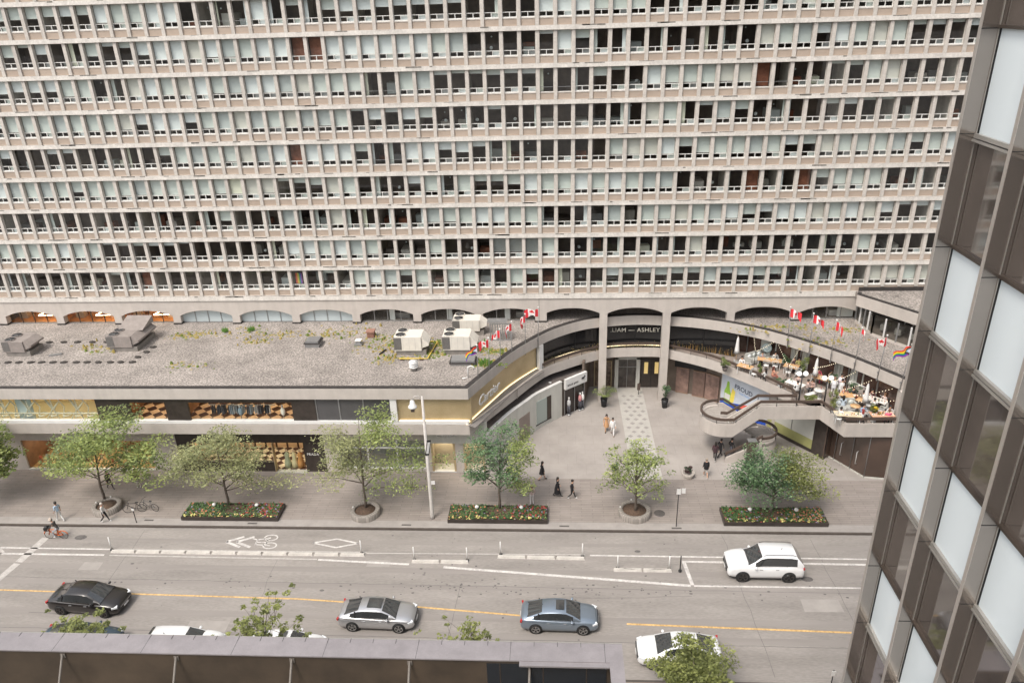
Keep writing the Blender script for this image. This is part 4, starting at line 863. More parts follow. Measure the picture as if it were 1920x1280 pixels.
YP = mat('yellow_gas_pipe', (.62, .45, .08), .5); g = MB(); g.tube([(-11.4, -7.75, 8.25), (-9.1, -7.75, 8.25), (-8.75, -4.4, 8.25), (-10.0, -4.35, 8.25)], .055, YP, 8)
for x, y in ((-11.2, -7.75), (-9.6, -7.75), (-8.95, -6.3)): g.box(x-.15, x+.15, y-.1, y+.1, 8.1, 8.2, BRAIL)
tag(g.ob('gas_pipe'), 'yellow gas pipe bent between the two front cream roof units', 'pipe')
g = MB(); g.obox((-13.1, -6.3, 8.16), (.12, 1.0, .12), -.35, BLACK); tag(g.ob('dark_timber'), 'short dark timber lying on the gravel left of the cream units', 'timber')
g = MB(); g.obox((-41.3, -6.6, 8.16), (1.0, .25, .1), .4, GREYM); tag(g.ob('metal_scrap'), 'loose grey metal strip lying beside the leftmost roof unit', 'scrap')
t = thing('roof_screen', 'slatted grey steel screen with a tray top behind the flags', 'screen', (-3.4, -3.9, 8.1))
g = MB(); g.box(-.9, .9, -.05, .05, 0, .08, GREYM); g.box(-.9, .9, -.05, .05, 1.5, 1.58, GREYM)
for q in range(9): g.box(-.88+q*.21, -.80+q*.21, -.04, .04, .08, 1.5, GREYM)
g.ob('slats', t); g = MB(); g.box(-1.1, .6, .05, .9, 1.62, 1.68, GREYM); g.ob('tray', t)
BLK = mat('dark_rubber_block', (.04, .034, .03), .8); bl0 = None; gb = []
ORD = 'first second third fourth fifth sixth seventh eighth ninth tenth eleventh twelfth thirteenth'.split()
pos = [(-47.5+q*1.33, -4.0, 'back row, %s from the left' % ORD[q]) for q in range(11)]+[(-45.5+q*.98, -8.05, 'front row, %s from the left' % ORD[q]) for q in range(13)]+[(-33.72, -7.1, 'short right end row, nearest the street'), (-33.55, -6.1, 'short right end row, middle'), (-33.38, -5.1, 'short right end row, nearest the arches')]
for x, y, wl in pos:
    if abs(x+35.6) < 1.5 and y > -6.2: continue
    if bl0 is None: g = MB(); g.lathe([(0, .12), (.14, .12), (.2, .06), (.22, 0)], (0, 0, 0), BLK, 10); g.box(-.26, .26, -.1, .1, 0, .1, BLK); o = bl0 = g.ob('rubber_block')
    else: o = bl0.copy(); COL.objects.link(o)
    o.location = (x+rnd.uniform(-.05, .05), y, 8.1); o.rotation_euler[2] = rnd.uniform(-.3, .3); tag(o, 'dark rubber roof block, '+wl, 'block', 'rubber blocks on the gravel roof')
MOSS = [mat('moss_green', (.12, .16, .03), .95, var=.3, scale=6), mat('moss_ochre', (.28, .22, .07), .95, var=.3, scale=6)]
g = MB(); r = random.Random(21)
for x, y, n, s in [(-32.1, -2.6, 50, .7), (-30.8, -2.3, 60, .9), (-24.7, -4.0, 45, .9), (-23.4, -2.3, 50, 1), (-19.5, -2.5, 55, 1.2), (-13.2, -5.2, 80, 1.2), (-11.6, -3.8, 60, .9), (-8.6, -4.6, 150, .9), (-8.9, -6.6, 130, .8), (-12.4, -7.6, 70, .9), (-5.2, -5.6, 90, .7), (-4.3, -8.4, 150, .7), (-3.8, -6.2, 110, .6), (-29.0, -8.7, 45, .9), (-37.3, -5.6, 50, .9), (-14.1, -3.4, 90, 1.2), (23.3, -4.5, 70, 1.3), (22.6, -1.5, 40, .8), (26, -2.0, 60, .7), (19.5, -1.6, 80, 1.0), (-17, -1.6, 60, 1.4), (-27, -2, 60, 1.6), (-39, -4.9, 30, .7)]:
    for _ in range(n):
        px, py = x+r.gauss(0, s), y+r.gauss(0, s*.5); w = r.uniform(.05, .15)
        if py > -.1: continue
        inside = True
        m = MOSS[0 if r.random() < (.6 if n > 85 else .3) else 1]; h = r.uniform(.01, .04) if r.random() < .85 else r.uniform(.08, .3)
        g.lathe([(w, 0), (w*.7, h*.8), (0, h)], (px, py, 8.1), m, 6)
tag(g.ob('roof_moss'), None, None, None, 'stuff')
for x, y in ((-4.35, -8.6), (-4.9, -5.1), (-28.3, -2.0), (-26.0, -1.7)):
    g = MB(); 
    for _ in range(70): a = r.uniform(0, 2*PI); q = r.uniform(.1, .45)*(1.3 if x > -10 else .6); h = r.uniform(.15, .6); g.add([(x+q*math.cos(a)-.04, y+q*math.sin(a), 8.1+h*.3), (x+q*math.cos(a)+.04, y+q*math.sin(a), 8.1+h*.3), (x+1.2*q*math.cos(a), y+1.2*q*math.sin(a), 8.1+h)], [(0, 1, 2)], mat('weed_green', (.09, .2, .03), .8))
    tag(g.ob('roof_weed'), {-4.35: 'bright green weed tuft beside the lowest left flag', -4.9: 'green weed bush behind the right cream roof unit', -28.3: 'small weed at the foot of the third lit arch', -26.0: 'small weed at the foot of the first pale arch'}[x], 'weed')
# ================================================================ flags on the two fascias
RED = cm((.62, .03, .04), .7); WH = cm((.78, .76, .74), .7)
LEAF = [(0, 1), (.13, .72), (.28, .8), (.24, .42), (.45, .62), (.5, .5), (.8, .55), (.68, .3), (.85, .2), (.5, -.12), (.56, -.3), (.1, -.2), (.06, -.6)]; LEAF = LEAF+[(-x, y) for x, y in LEAF[::-1]]
def inpoly(x, y, P):
    c = False
    for i in range(len(P)):
        (x1, y1), (x2, y2) = P[i], P[i-1]
        if (y1 > y) != (y2 > y) and x < (x2-x1)*(y-y1)/(y2-y1)+x1: c = not c
    return c
PR = [cm(c, .7) for c in RAIN]
def flagpole(x, y, ztop, kind, side, label, droop=.4, L=1.5, Hf=.85, ph=0, dx=0, drop=0):
    t = thing('flagpole', label, 'flagpole', (x, y, 7.2), 0, 'flagpoles along the curved parapets')
    L *= .85; Hf *= .88; h = ztop-7.2; g = MB(); g.tube([(0, 0, 0), (dx, 0, h)], [.035, .022], GREYM, 8); g.ob('pole', t)
    g = MB(); g.box(-.05, .05, -.05, .12, .1, .2, GREYM); g.box(-.05, .05, -.05, .12, .7, .8, GREYM); g.ob('bracket', t)
    g = MB(); g.ell((dx, 0, h+.05), (.07, .07, .07), WPAINT, 8, 6); g.ob('finial', t)
    g = MB(); nu, nv = 36, 22; vs = []
    for i in range(nu+1):
        u = i/nu
        for j in range(nv+1):
            v = j/nv; a = droop*u; xx = side*(u*L*math.cos(a)+.12*(1-v)*u*math.sin(6*u+ph)); zz = h-.12-drop-v*Hf*(1-.15*u)-u*L*math.sin(a)+.06*math.sin(7*u+ph+v*2)*u
            vs.append((dx+xx, -.02+.16*math.sin(8*u+ph+v*1.5)*min(1, u*3), zz))
    def colr(u, v):
        if kind == 'c':
            if u < .25 or u > .75: return RED
            return RED if inpoly((u-.5)*2*2.2, ((.5-v))*2*1.25-.0, LEAF) else WH
        if u < .45 and abs(v-.5) < .5*(1-u/.45):
            k = u/.45+abs(v-.5)*2; return (WH, cm((.8, .5, .6)), cm((.3, .6, .75)), cm((.2, .1, .05)), BLACK)[min(4, int(k*5))]
        return PR[min(5, int(v*6))]
    for i in range(nu):
        for j in range(nv): a = i*(nv+1)+j; m = colr((i+.5)/nu, (j+.5)/nv); g.m.append(g.mi(m)); g.f.append((a, a+1, a+nv+2, a+nv+1)); g.sm.append(True)
    g.v = vs; g.ob('flag', t)
LF = [(-4.67, -10.98), (-3.91, -9.63), (-3.14, -7.9), (-2.3, -6.45), (-1.25, -4.85), (-.19, -3.62)]
names = ['closest to the corner', 'second from the corner', 'third from the corner', 'third from the white pier', 'second from the white pier', 'beside the white pier']
par = [(.7, 1.3, .6, .0, 1), (.45, .9, .7, 1.0, 2), (.6, 1.0, .7, .4, 0), (1.1, 1.0, .7, .2, 3), (1.25, .9, .7, .1, 4), (.12, 1.3, .75, 0, 2.5)]
for i, (x, y) in enumerate(LF):
    k = 'p' if i == 0 else 'c'; d, L, Hf, dr, ph = par[i]
    flagpole(x, y-.08, 11.0 if i == 5 else 10.9, k, -1, 'pole with %s flag on the left fascia, %s' % ('drooping rainbow' if k == 'p' else 'maple leaf', names[i]), d, L, Hf, ph, .05)
RF = [(20.8, -3.7), (22.15, -5.15), (23.4, -6.6), (24.7, -8.15), (25.9, -9.7), (26.9, -11.4)]
nr = ['furthest back beside the column', 'second from the back', 'third from the back', 'furled, fourth from the back', 'blowing left, fifth from the back', 'at the front end']
par = [(.5, 1.25, .8, 1.0, 1), (.6, 1.3, .75, .6, -1), (1.0, 1.0, .8, 2.0, 1), (1.3, .8, .4, 1, 1), (.5, .9, .8, 2.2, -1), (.45, 1.5, .8, .5, -1)]
for i, (x, y) in enumerate(RF):
    k = 'p' if i == 5 else 'c'; d, L, Hf, ph, s = par[i]; s = 1 if i < 4 else -1
    flagpole(x, y-.12, 10.9+.03*i, k, s, 'pole with %s flag on the right fascia, %s' % ('rainbow' if k == 'p' else 'maple leaf', nr[i]), d, L, Hf, ph, .08*(i-2))
# ================================================================ trees and planting
BARK = mat('grey_bark', (.13, .105, .085), .9, var=.3, scale=8, bump=.5)
def leafmat(n, c):
    m = mat(n, c, .6, var=.25, scale=1.2); b = m.node_tree.nodes['Principled BSDF']; nn = m.node_tree.nodes; l = m.node_tree.links
    tr = nn.new('ShaderNodeBsdfTranslucent'); src = b.inputs['Base Color'].links[0].from_socket; l.new(src, tr.inputs[0]); mx = nn.new('ShaderNodeMixShader'); mx.inputs[0].default_value = .35
    l.new(b.outputs[0], mx.inputs[1]); l.new(tr.outputs[0], mx.inputs[2]); l.new(mx.outputs[0], nn['Material Output'].inputs[0]); return m
LY = [leafmat('leaf_yellow_light', (.42, .43, .21)), leafmat('leaf_yellow_mid', (.33, .35, .17)), leafmat('leaf_yellow_dark', (.22, .24, .12))]
LG = [leafmat('leaf_green_light', (.38, .44, .15)), leafmat('leaf_green_mid', (.27, .33, .115)), leafmat('leaf_green_dark', (.14, .18, .07))]
LD = [leafmat('leaf_deep_light', (.20, .31, .15)), leafmat('leaf_deep_mid', (.13, .22, .11)), leafmat('leaf_deep_dark', (.07, .125, .07))]
LO = [leafmat('leaf_olive_light', (.33, .36, .12)), leafmat('leaf_olive_mid', (.24, .27, .09)), leafmat('leaf_olive_dark', (.15, .17, .06))]
def leaves(mb, clusters, mats, size, r):
    import math as M
    for (cx, cy, cz, rx, ry, rz_, n, bright) in clusters:
        for _ in range(n):
            while True:
                a, b, c = r.uniform(-1, 1), r.uniform(-1, 1), r.uniform(-1, 1)
                if a*a+b*b+c*c <= 1: break
            p = (cx+a*rx, cy+b*ry, cz+c*rz_); s = size*r.uniform(.55, 1.25)
            th, ph = r.uniform(0, 2*PI), r.uniform(-.9, .9)
            u = (M.cos(th)*s, M.sin(th)*s, M.sin(ph)*s*.6); v = (-M.sin(th)*s*.45, M.cos(th)*s*.45, M.sin(ph*1.7+th)*s*.4)
            k = bright if r.random() < .7 else r.choice((0, 1, 2)); o = len(mb.v)
            mb.v += [(p[0]-u[0], p[1]-u[1], p[2]-u[2]), (p[0]+v[0], p[1]+v[1], p[2]+v[2]), (p[0]+u[0], p[1]+u[1], p[2]+u[2]), (p[0]-v[0], p[1]-v[1], p[2]-v[2])]
            mb.f.append((o, o+1, o+2, o+3)); mb.m.append(mb.mi(mats[k])); mb.sm.append(False)
def tree(x, y, h, crown, mats, label, seed, dens=1.0, size=.14, base=0, group='trees planted along the sidewalk', skew=(0, 0), fork=.2, mats2=None, upr=False):
    """crown = (x0, x1, y0, y1, z0, z1) relative to the trunk"""
    r = random.Random(seed); t = thing('street_tree', label, 'tree', (x, y, base), 0, group)
    g = MB(); x0, x1, y0, y1, z0, z1 = crown; tips = []
    zf = h*fork; g.tube([(0, 0, 0), (.04, .02, zf*.5), (.02, -.02, zf), (.05+skew[0]*.3, .05, h*.55), (skew[0], skew[1], h*.86)], [.13, .1, .085, .05, .012], BARK, 8)
    n = 13
    for i in range(n):
        a = 2*PI*i/n*2.4+r.uniform(-.4, .4); f = r.uniform(.55, 1); z = z0+(z1-z0)*(.12+.8*(i/n))*r.uniform(.85, 1.1)
        tap = 1 if i < n*.5 else 1-.55*(i/n-.5)*2
        ex = (x1 if math.cos(a) > 0 else -x0)*abs(math.cos(a))**.8*(1 if math.cos(a) > 0 else -1)*f*tap; ey = (y1 if math.sin(a) > 0 else -y0)*math.sin(a)*f*tap
        zs = zf+(h*.5-zf)*(i/n)*.9; st = Vector((.03+skew[0]*.3*(i/n), .03, zs)); en = Vector((ex+skew[0]*(i/n), ey+skew[1], max(z, zs+.3))); mid = st.lerp(en, .45)+Vector((0, 0, .25))
        g.tube([st, mid, en], [.05*(1-.5*i/n), .03*(1-.4*i/n), .008], BARK, 6, cap=False); tips += [en, mid.lerp(en, .55)]
        for q in range(4):
            s2 = st.lerp(en, r.uniform(.4, .85)); s2.z = mid.lerp(en, .5).z if q else s2.z+.15
            e2 = s2+Vector((r.gauss(0, .6), r.gauss(0, .6), r.uniform(.1, .8))); g.tube([s2, e2], [.016, .005], BARK, 4, cap=False); tips.append(e2)
    g.ob('trunk', t)
    cl = []; sx = (x1-x0)/2; sy = (y1-y0)/2
    for p in tips:
        rr = r.uniform(.35, .95)*min(1.4, sx/2.6)
        if upr: rr *= .6
        cl.append((p.x, p.y, p.z+.05, rr*1.15, rr, rr*.38, int(100*dens*rr*rr+14), r.choice((0, 0, 1, 1, 2))))
        if r.random() < .6: cl.append((p.x+r.gauss(0, .5), p.y+r.gauss(0, .5), p.z+r.uniform(-.4, .35), rr*.8, rr*.8, rr*.3, int(40*dens*rr+8), r.choice((0, 1, 2))))
    g = MB()
    if mats2: leaves(g, [c for c in cl if c[0] <= mats2[1]], mats, size, r); leaves(g, [c for c in cl if c[0] > mats2[1]], mats2[0], size, r)
    else: leaves(g, cl, mats, size, r)
    g.ob('crown', t); return t
tree(-33.55, -16.35, 8.6, (-4.4, 6.0, -2.4, 2.0, 1.7, 8.4), LG, 'wide bright green tree in the leftmost round stone planter', 1, 1.15, .10, skew=(1.1, 0))
tree(-23.6, -16.7, 7.7, (-4.6, 4.6, -2.2, 2, 1.3, 7.6), LY, 'pale yellowish green tree in the leftmost flower bed', 2, .85, .09)
tree(-12.95, -16.9, 9.3, (-4.6, 6.2, -2, 2, 1.5, 9.0), LY, 'tall loose yellow green tree left of the grey street lamp', 3, .85, .09, skew=(.3, 0), mats2=(LG, .4))
tree(-2.9, -16.75, 8.3, (-2.5, 2.9, -1.7, 1.7, 1.4, 8.2), LD, 'dark green tree in the flower bed at the plaza corner', 4, 1.2, .09, skew=(.4, 0), mats2=(LG, 1.2))  # darker leaves: tone of a window reflection painted into the leaf colour
tree(7.1, -17.0, 6.7, (-2.2, 2.1, -1.5, 1.5, 1.5, 6.5), LG, 'small airy green tree in the round planter before the plaza', 5, .7, .095, skew=(-.1, 0))
tree(16.9, -16.95, 5.9, (-3.3, 4.0, -1.8, 1.8, 1.2, 5.8), LD, 'tree with dark left half and olive right half before the stair', 6, 1.4, .09, mats2=(LO, .6))  # dark left half: window reflection put into the leaf colours, same foliage as right
tree(-43.0, -16.4, 8.0, (-3.2, 3.6, -2, 2, 2.6, 7.8), LG, 'green tree cut off by the left edge of the picture', 7, 1.2, .13)
NG = 'trees on the near sidewalk'
tree(-23.7, -34.6, 6.6, (-1.5, 1.3, -.8, .8, 4.2, 6.5), LO, 'green tree top before the parked dark blue car', 11, 2.2, .09, group=NG, upr=True)
tree(-14.2, -34.4, 8.2, (-1.5, 1.3, -1, 1, 3.5, 8.0), LO, 'pointed yellow green tree top between the two white parked cars', 12, 2.2, .09, group=NG, skew=(.8, 0), upr=True)
tree(-3.1, -34.6, 6.7, (-1.5, 1.2, -1, 1, 4.0, 6.7), LO, 'sparse twigs of a small tree behind the middle of the coping', 13, .3, .09, group=NG, upr=True)
tree(8.25, -34.3, 5.0, (-2.5, 2.1, -1.6, 1.6, .8, 4.7), LO, 'dense olive tree leaning over the white parked car at lower right', 14, 2.3, .095, group=NG, fork=.2, mats2=None)
SETT = pavemat('sett_ring', (.33, .30, .27), .25, .12, .03, .12); SOIL = mat('soil', (.10, .065, .045), .95, var=.4, scale=6)
for x, y, d, l in ((-33.0, -17.0, 1.05, 'leftmost round stone planter holding the wide bright green tree'), (-12.9, -17.3, 1.1, 'round stone planter left of the street lamp with bare brown soil'), (7.05, -17.0, 1.2, 'round stone planter ring before the plaza under the small airy tree')):
    t = thing('round_planter', l, 'planter', (x, y, 0), 0, 'round stone planters'); g = MB(); g.lathe([(d, 0), (d, .42), (d-.05, .47), (d-.3, .47), (d-.33, .42), (d-.33, .3)], (0, 0, 0), SETT, 28)
    for k in range(40): a = 2*PI*k/40; g.obox(((d-.17)*math.cos(a), (d-.17)*math.sin(a), .475), (.3, .012, .01), a, STAIN)
    g.ob('wall', t); g = MB(); g.cyl(0, 0, 0, .33, d-.32, SOIL, 24); g.ob('soil', t)
    g = MB()
    for k in (3, 8): a = k; g.cyl((d-.17)*math.cos(a), (d-.17)*math.sin(a), .47, .55, .06, WPAINT, 10)
    g.ob('spotlight', t)
FL = dict(y=cm((.62, .55, .2)), o=cm((.46, .19, .1)), r=cm((.34, .06, .05)), g=leafmat('bed_green', (.10, .18, .06)), d=leafmat('bed_dark', (.05, .09, .04)), b=cm((.25, .2, .3)))
for bi, (x0, x1, l) in enumerate(((-26.6, -19.25, 'leftmost rectangular flower bed with yellow edging flowers'), (-6.6, .7, 'middle rectangular flower bed with orange blooms at the plaza corner'), (13.3, 20.6, 'rightmost rectangular flower bed with red blooms before the stair'))):
    t = thing('flower_bed', l, 'flower bed', ((x0+x1)/2, -17.4, 0), 0, 'rectangular flower beds'); L = (x1-x0)/2
    g = MB(); 
    for a in ((-L, L, -.9, -.82), (-L, L, .82, .9), (-L, -L+.08, -.82, .82), (L-.08, L, -.82, .82)): g.box(*a, 0, .3, DSTONE)
    g.ob('curb', t); g = MB(); g.box(-L+.08, L-.08, -.82, .82, 0, .24, SOIL); g.ob('soil', t)
    g = MB(); r = random.Random(40+bi)
    for _ in range(2600):
        x, y = r.uniform(-L+.1, L-.1), r.uniform(-.8, .8)
        if abs(x) < .9 and y > -.45 and r.random() < .8: continue
        s = r.uniform(.03, .075); z = .24+r.uniform(.02, .24)
        if y < -.6 and r.random() < .42 and int((x+9)/.32) % 2: m = FL['y']
        elif r.random() < (.30 if abs(x-(2.4 if bi < 2 else 3)) < 1.6 else .13): m = FL['o' if (x < 0) ^ (bi == 2) else 'r'] if r.random() < .75 else FL['b']
        else: m = FL['g'] if r.random() < .65 else FL['d']
        g.add([(x-s, y-s*.4, z), (x+s*.5, y-s, z+r.uniform(-.04, .04)), (x+s, y+s*.4, z), (x-s*.5, y+s, z+.03)], [(0, 1, 2, 3)], m)
    o = g.ob('flowers', t); o['kind'] = 'stuff'
    for q in (-1.6, 1.7): g = MB(); g.lathe([(.0, .22), (.13, .18), (.16, .08), (.1, 0)], (q, .35, .45), WPAINT, 10); g.cyl(q, .35, .34, .46, .02, BLACK, 6); g.ob('bed_light', t)
def potted(x, y, z, pr, ph, kind, label, potm=None, h=1.0, spread=.5, mats=None, r=None, grp='potted plants', flowers=None):
    r = r or random.Random(int((x*13+y*7)*10)); t = thing('potted_plant', label, 'plant', (x, y, z), 0, grp); g = MB(); potm = potm or BLACK
    if ph > 0: g.lathe([(pr*.7, 0), (pr*.78, ph*.3), (pr, ph), (pr*.88, ph), (pr*.85, ph*.9), (0, ph*.9)], (0, 0, 0), potm, 16); g.cyl(0, 0, 0, .02, pr*.7, potm, 16); g.ob('pot', t)
    g = MB(); mats = mats or LG
    if kind == 'palm':
        for k in range(16):
            a = r.uniform(0, 2*PI); L = h*r.uniform(.7, 1.1); pts = [Vector((0, 0, ph*.9))]+[Vector((math.cos(a)*spread*s*L, math.sin(a)*spread*s*L, ph+L*(1.0*s-.55*s*s))) for s in (.3, .6, .85, 1.0)]
            g.tube(pts, [.02, .015, .01, .006, .003], mats[2], 4, cap=False)
            for s in range(10):
                q = .25+.075*s; i = min(3, int(q*4)); p = pts[i].lerp(pts[i+1], q*4-i) if i < 4 else pts[4]
                for sd in (-1, 1): e = p+Vector((-math.sin(a)*sd*.28+math.cos(a)*.12, math.cos(a)*sd*.28+math.sin(a)*.12, -.06)); w = Vector((math.cos(a)*.02, math.sin(a)*.02, 0)); g.add([p-w, p+w, e], [(0, 1, 2)], r.choice(mats))
    else:
        g.tube([(0, 0, ph*.9), (.02, 0, ph+h*.5)], [.03, .015], BARK, 6)
        leaves(g, [(r.gauss(0, spread*.45), r.gauss(0, spread*.45), ph+h*r.uniform(.2, .95), spread*.45, spread*.45, h*.2, 55, r.choice((0, 1, 2))) for _ in range(9)], mats, .075, r)
    if flowers: leaves(g, [(r.gauss(0, spread*.4), r.gauss(0, spread*.4), ph+h*r.uniform(.5, 1.0), spread*.3, spread*.3, .12, 22, 0) for _ in range(6)], [flowers]*3, .07, r)
    g.ob('foliage', t); return t
potted(5.75, -.95, 0, .33, .85, 'palm', 'tall palm in a black pot before the left plaza column', h=1.9, spread=.62)
potted(11.3, -1.15, 0, .33, .85, 'bush', 'leafy plant in a black pot before the right plaza column', h=1.4, spread=.4, mats=LD)
BOWL = mat('pale_bowl_concrete', (.45, .41, .37), .8, var=.15, scale=4)
potted(11.7, -12.3, 0, .5, .48, 'bush', 'dark red leaved shrub in a pale concrete bowl on the right of the plaza', BOWL, .45, .3, [mat('plum_leaf', (.06, .03, .03), .7)]*2+[LD[2]], grp='concrete bowl planters')
potted(5.9, -12.0, 0, .5, .48, 'bush', 'dark shrub in a concrete bowl behind the small airy tree', BOWL, .45, .35, [mat('plum_leaf', (.06, .03, .03), .7), LD[1], LD[2]], grp='concrete bowl planters')
# ================================================================ street furniture
t = thing('street_lamp', 'tall pale street lamp pole with one white lantern on a short arm', 'street lamp', (-7.8, -17.7, 0))
POLE = mat('pale_concrete_pole', (.48, .45, .42), .7, var=.1, scale=3)
g = MB(); g.tube([(0, 0, 0), (0, 0, .25), (0, 0, 10.2)], [.2, .15, .085], POLE, 12); g.ob('pole', t)
g = MB(); g.tube([(0, 0, 9.9), (-.25, -.05, 10.25), (-.5, -.1, 10.25), (-.62, -.12, 10.0)], .035, POLE, 8); g.ob('arm', t)
g = MB(); g.lathe([(.05, .5), (.14, .42), (.2, .1), (.3, 0), (.3, -.1), (.0, -.16)], (-.68, -.13, 9.5), WPAINT, 16); g.ob('lantern', t); g = MB(); g.box(-.8, -.56, -.25, -.01, 9.1, 9.33, BRAIL); g.ob('photocell', t)
g = MB(); g.obox((.12, -.05, 6.1), (.3, .03, 1.2), .5, BLACK, ry=.2); g.obox((.13, -.07, 6.1), (.18, .03, .9), .5, WPAINT, ry=.2); g.ob('banner_arm', t); g = MB(); g.box(.1, .4, -.05, -.02, 3.0, 3.3, WPAINT); g.ob('small_sign', t)
def signpost(x, y, h, label, plates):
    t = thing('sign_post', label, 'sign', (x, y, 0)); g = MB(); g.cyl(0, 0, 0, h, .03, BLACK if h < 3.5 else GREYM, 8); g.ob('post', t)
    for dx, z, w, hh, m in plates: g = MB(); g.box(dx-w/2, dx+w/2, -.05, -.03, z, z+hh, m); g.ob('sign_plate', t)
signpost(9.9, -18.4, 3.3, 'slim dark post with small white parking plates at the kerb right of the airy tree', [(.0, 2.8, .3, .45, WPAINT), (.33, 2.9, .26, .4, WPAINT)])
signpost(9.16, 1.3, 1.25, 'short dark bollard sign before the stone portal', [(0, .5, .3, .72, BRAIL)])
signpost(16.2, -32.3, 1.5, 'slim post with a white plate on the near kerb at lower right', [(0, 1.1, .22, .35, WPAINT)])
signpost(-29.9, -18.6, 1.35, 'short post with a white cap near the two parked bicycles', [(0, 1.1, .18, .2, WPAINT)])
def flexpost(x, y, label, h=1.1, cap=WPAINT, lean=0):
    t = thing('flex_post', label, 'bollard', (x, y, -.12), 0, 'white flexible posts beside the bicycle lane')
    g = MB(); g.tube([(0, 0, .1), (lean, 0, h)], .04, WPAINT if cap is WPAINT else BLACK, 8); g.ob('tube', t); g = MB(); g.cyl(0, 0, 0, .12, .11, BLACK, 12); g.ob('foot', t)
FP = [(-30.2, -21.55, 'white flex post at the left start of the low concrete separators'), (-12.2, -21.6, 'white flex post beside the painted diamond'), (-8.4, -22.2, 'white flex post at the left end of the two block separator'), (-4.75, -22.2, 'white flex post at the right end of the two block separator'), (-2.5, -21.55, 'white flex post at the left end of the separator before the middle flower bed'), (3.1, -21.65, 'white flex post at the right end of the separator before the middle flower bed'), (5.4, -22.8, 'thin white flex post left on the cracked separator'), (8.8, -22.8, 'thin white flex post right on the cracked separator')]
for x, y, l in FP: flexpost(x, y, l, 1.15)
flexpost(9.5, -22.95, 'black flex post beside the cracked separator', 1.3, BLACK)
def seps(xa, xb, y, y2, n, label, m, cracked=False):
    for k in range(n):
        a, b = xa+(xb-xa)*k/n+.04, xa+(xb-xa)*(k+1)/n-.04; yy = y+(y2-y)*(k+.5)/n
        g = MB(); L = (b-a)/2; g.add([(-L, -.15, 0), (L, -.15, 0), (L, .15, 0), (-L, .15, 0), (-L+.05, -.08, .13), (L-.05, -.08, .13), (L-.05, .08, .13), (-L+.05, .08, .13)], [(4, 5, 6, 7), (0, 1, 5, 4), (1, 2, 6, 5), (2, 3, 7, 6), (3, 0, 4, 7)], m)
        if cracked: g.add([(-.6, -.09, .135), (-.2, -.02, .135), (.3, -.06, .135), (.8, .02, .135), (.3, .01, .135), (-.2, .05, .135)], [(0, 1, 5), (1, 2, 4, 5), (2, 3, 4)], STAIN)
        tag(g.ob('lane_separator', None, ((a+b)/2, yy, -.12), math.atan2(y2-y, xb-xa)), label % ORD[k], 'separator', 'low concrete lane separators')
SEPM = mat('separator_concrete', (.50, .47, .43), .85, var=.15, scale=3)
seps(-30.2, -11.9, -21.7, -21.75, 10, '%s block from the left in the long separator row beside the bicycle marking', SEPM)
seps(-8.6, -4.6, -22.33, -22.33, 2, '%s block from the left in the two block separator right of the diamond', SEPM)
seps(-2.75, 3.3, -21.75, -21.82, 3, '%s block from the left in the three block separator before the middle flower bed', SEPM)
seps(5.1, 9.0, -22.9, -22.9, 2, '%s block from the left in the cracked separator before the painted box', SEPM, True)
MH = mat('cast_iron', (.10, .09, .085), .6, var=.3, scale=6)
for x, y, l in ((8.9, -16.9, 'round iron manhole cover in the paving right of the round planter'), (13.2, -32.9, 'round manhole cover beside the near kerb')):
    g = MB(); g.lathe([(0, .012), (.36, .012), (.4, .006), (.4, 0)], (x, y, 0), MH, 24); tag(g.ob('manhole_cover'), l, 'manhole')
for k, (x, y) in enumerate([(-29.1, -18.3), (-21.1, -18.55), (-9.6, -18.55), (1.9, -18.5), (9.9, -18.6), (24, -18.4)]):
    g = MB(); g.box(x-.35, x+.35, y-.08, y+.08, 0, .008, MH); tag(g.ob('kerb_grate'), ['narrow iron grate at the kerb below the bicycles', 'narrow iron grate at the kerb below the left flower bed', 'narrow iron grate at the kerb left of the street lamp', 'narrow iron grate at the kerb right of the middle flower bed', 'narrow iron grate at the kerb beside the parking sign', 'narrow iron grate at the kerb right of the last flower bed'][k], 'grate')
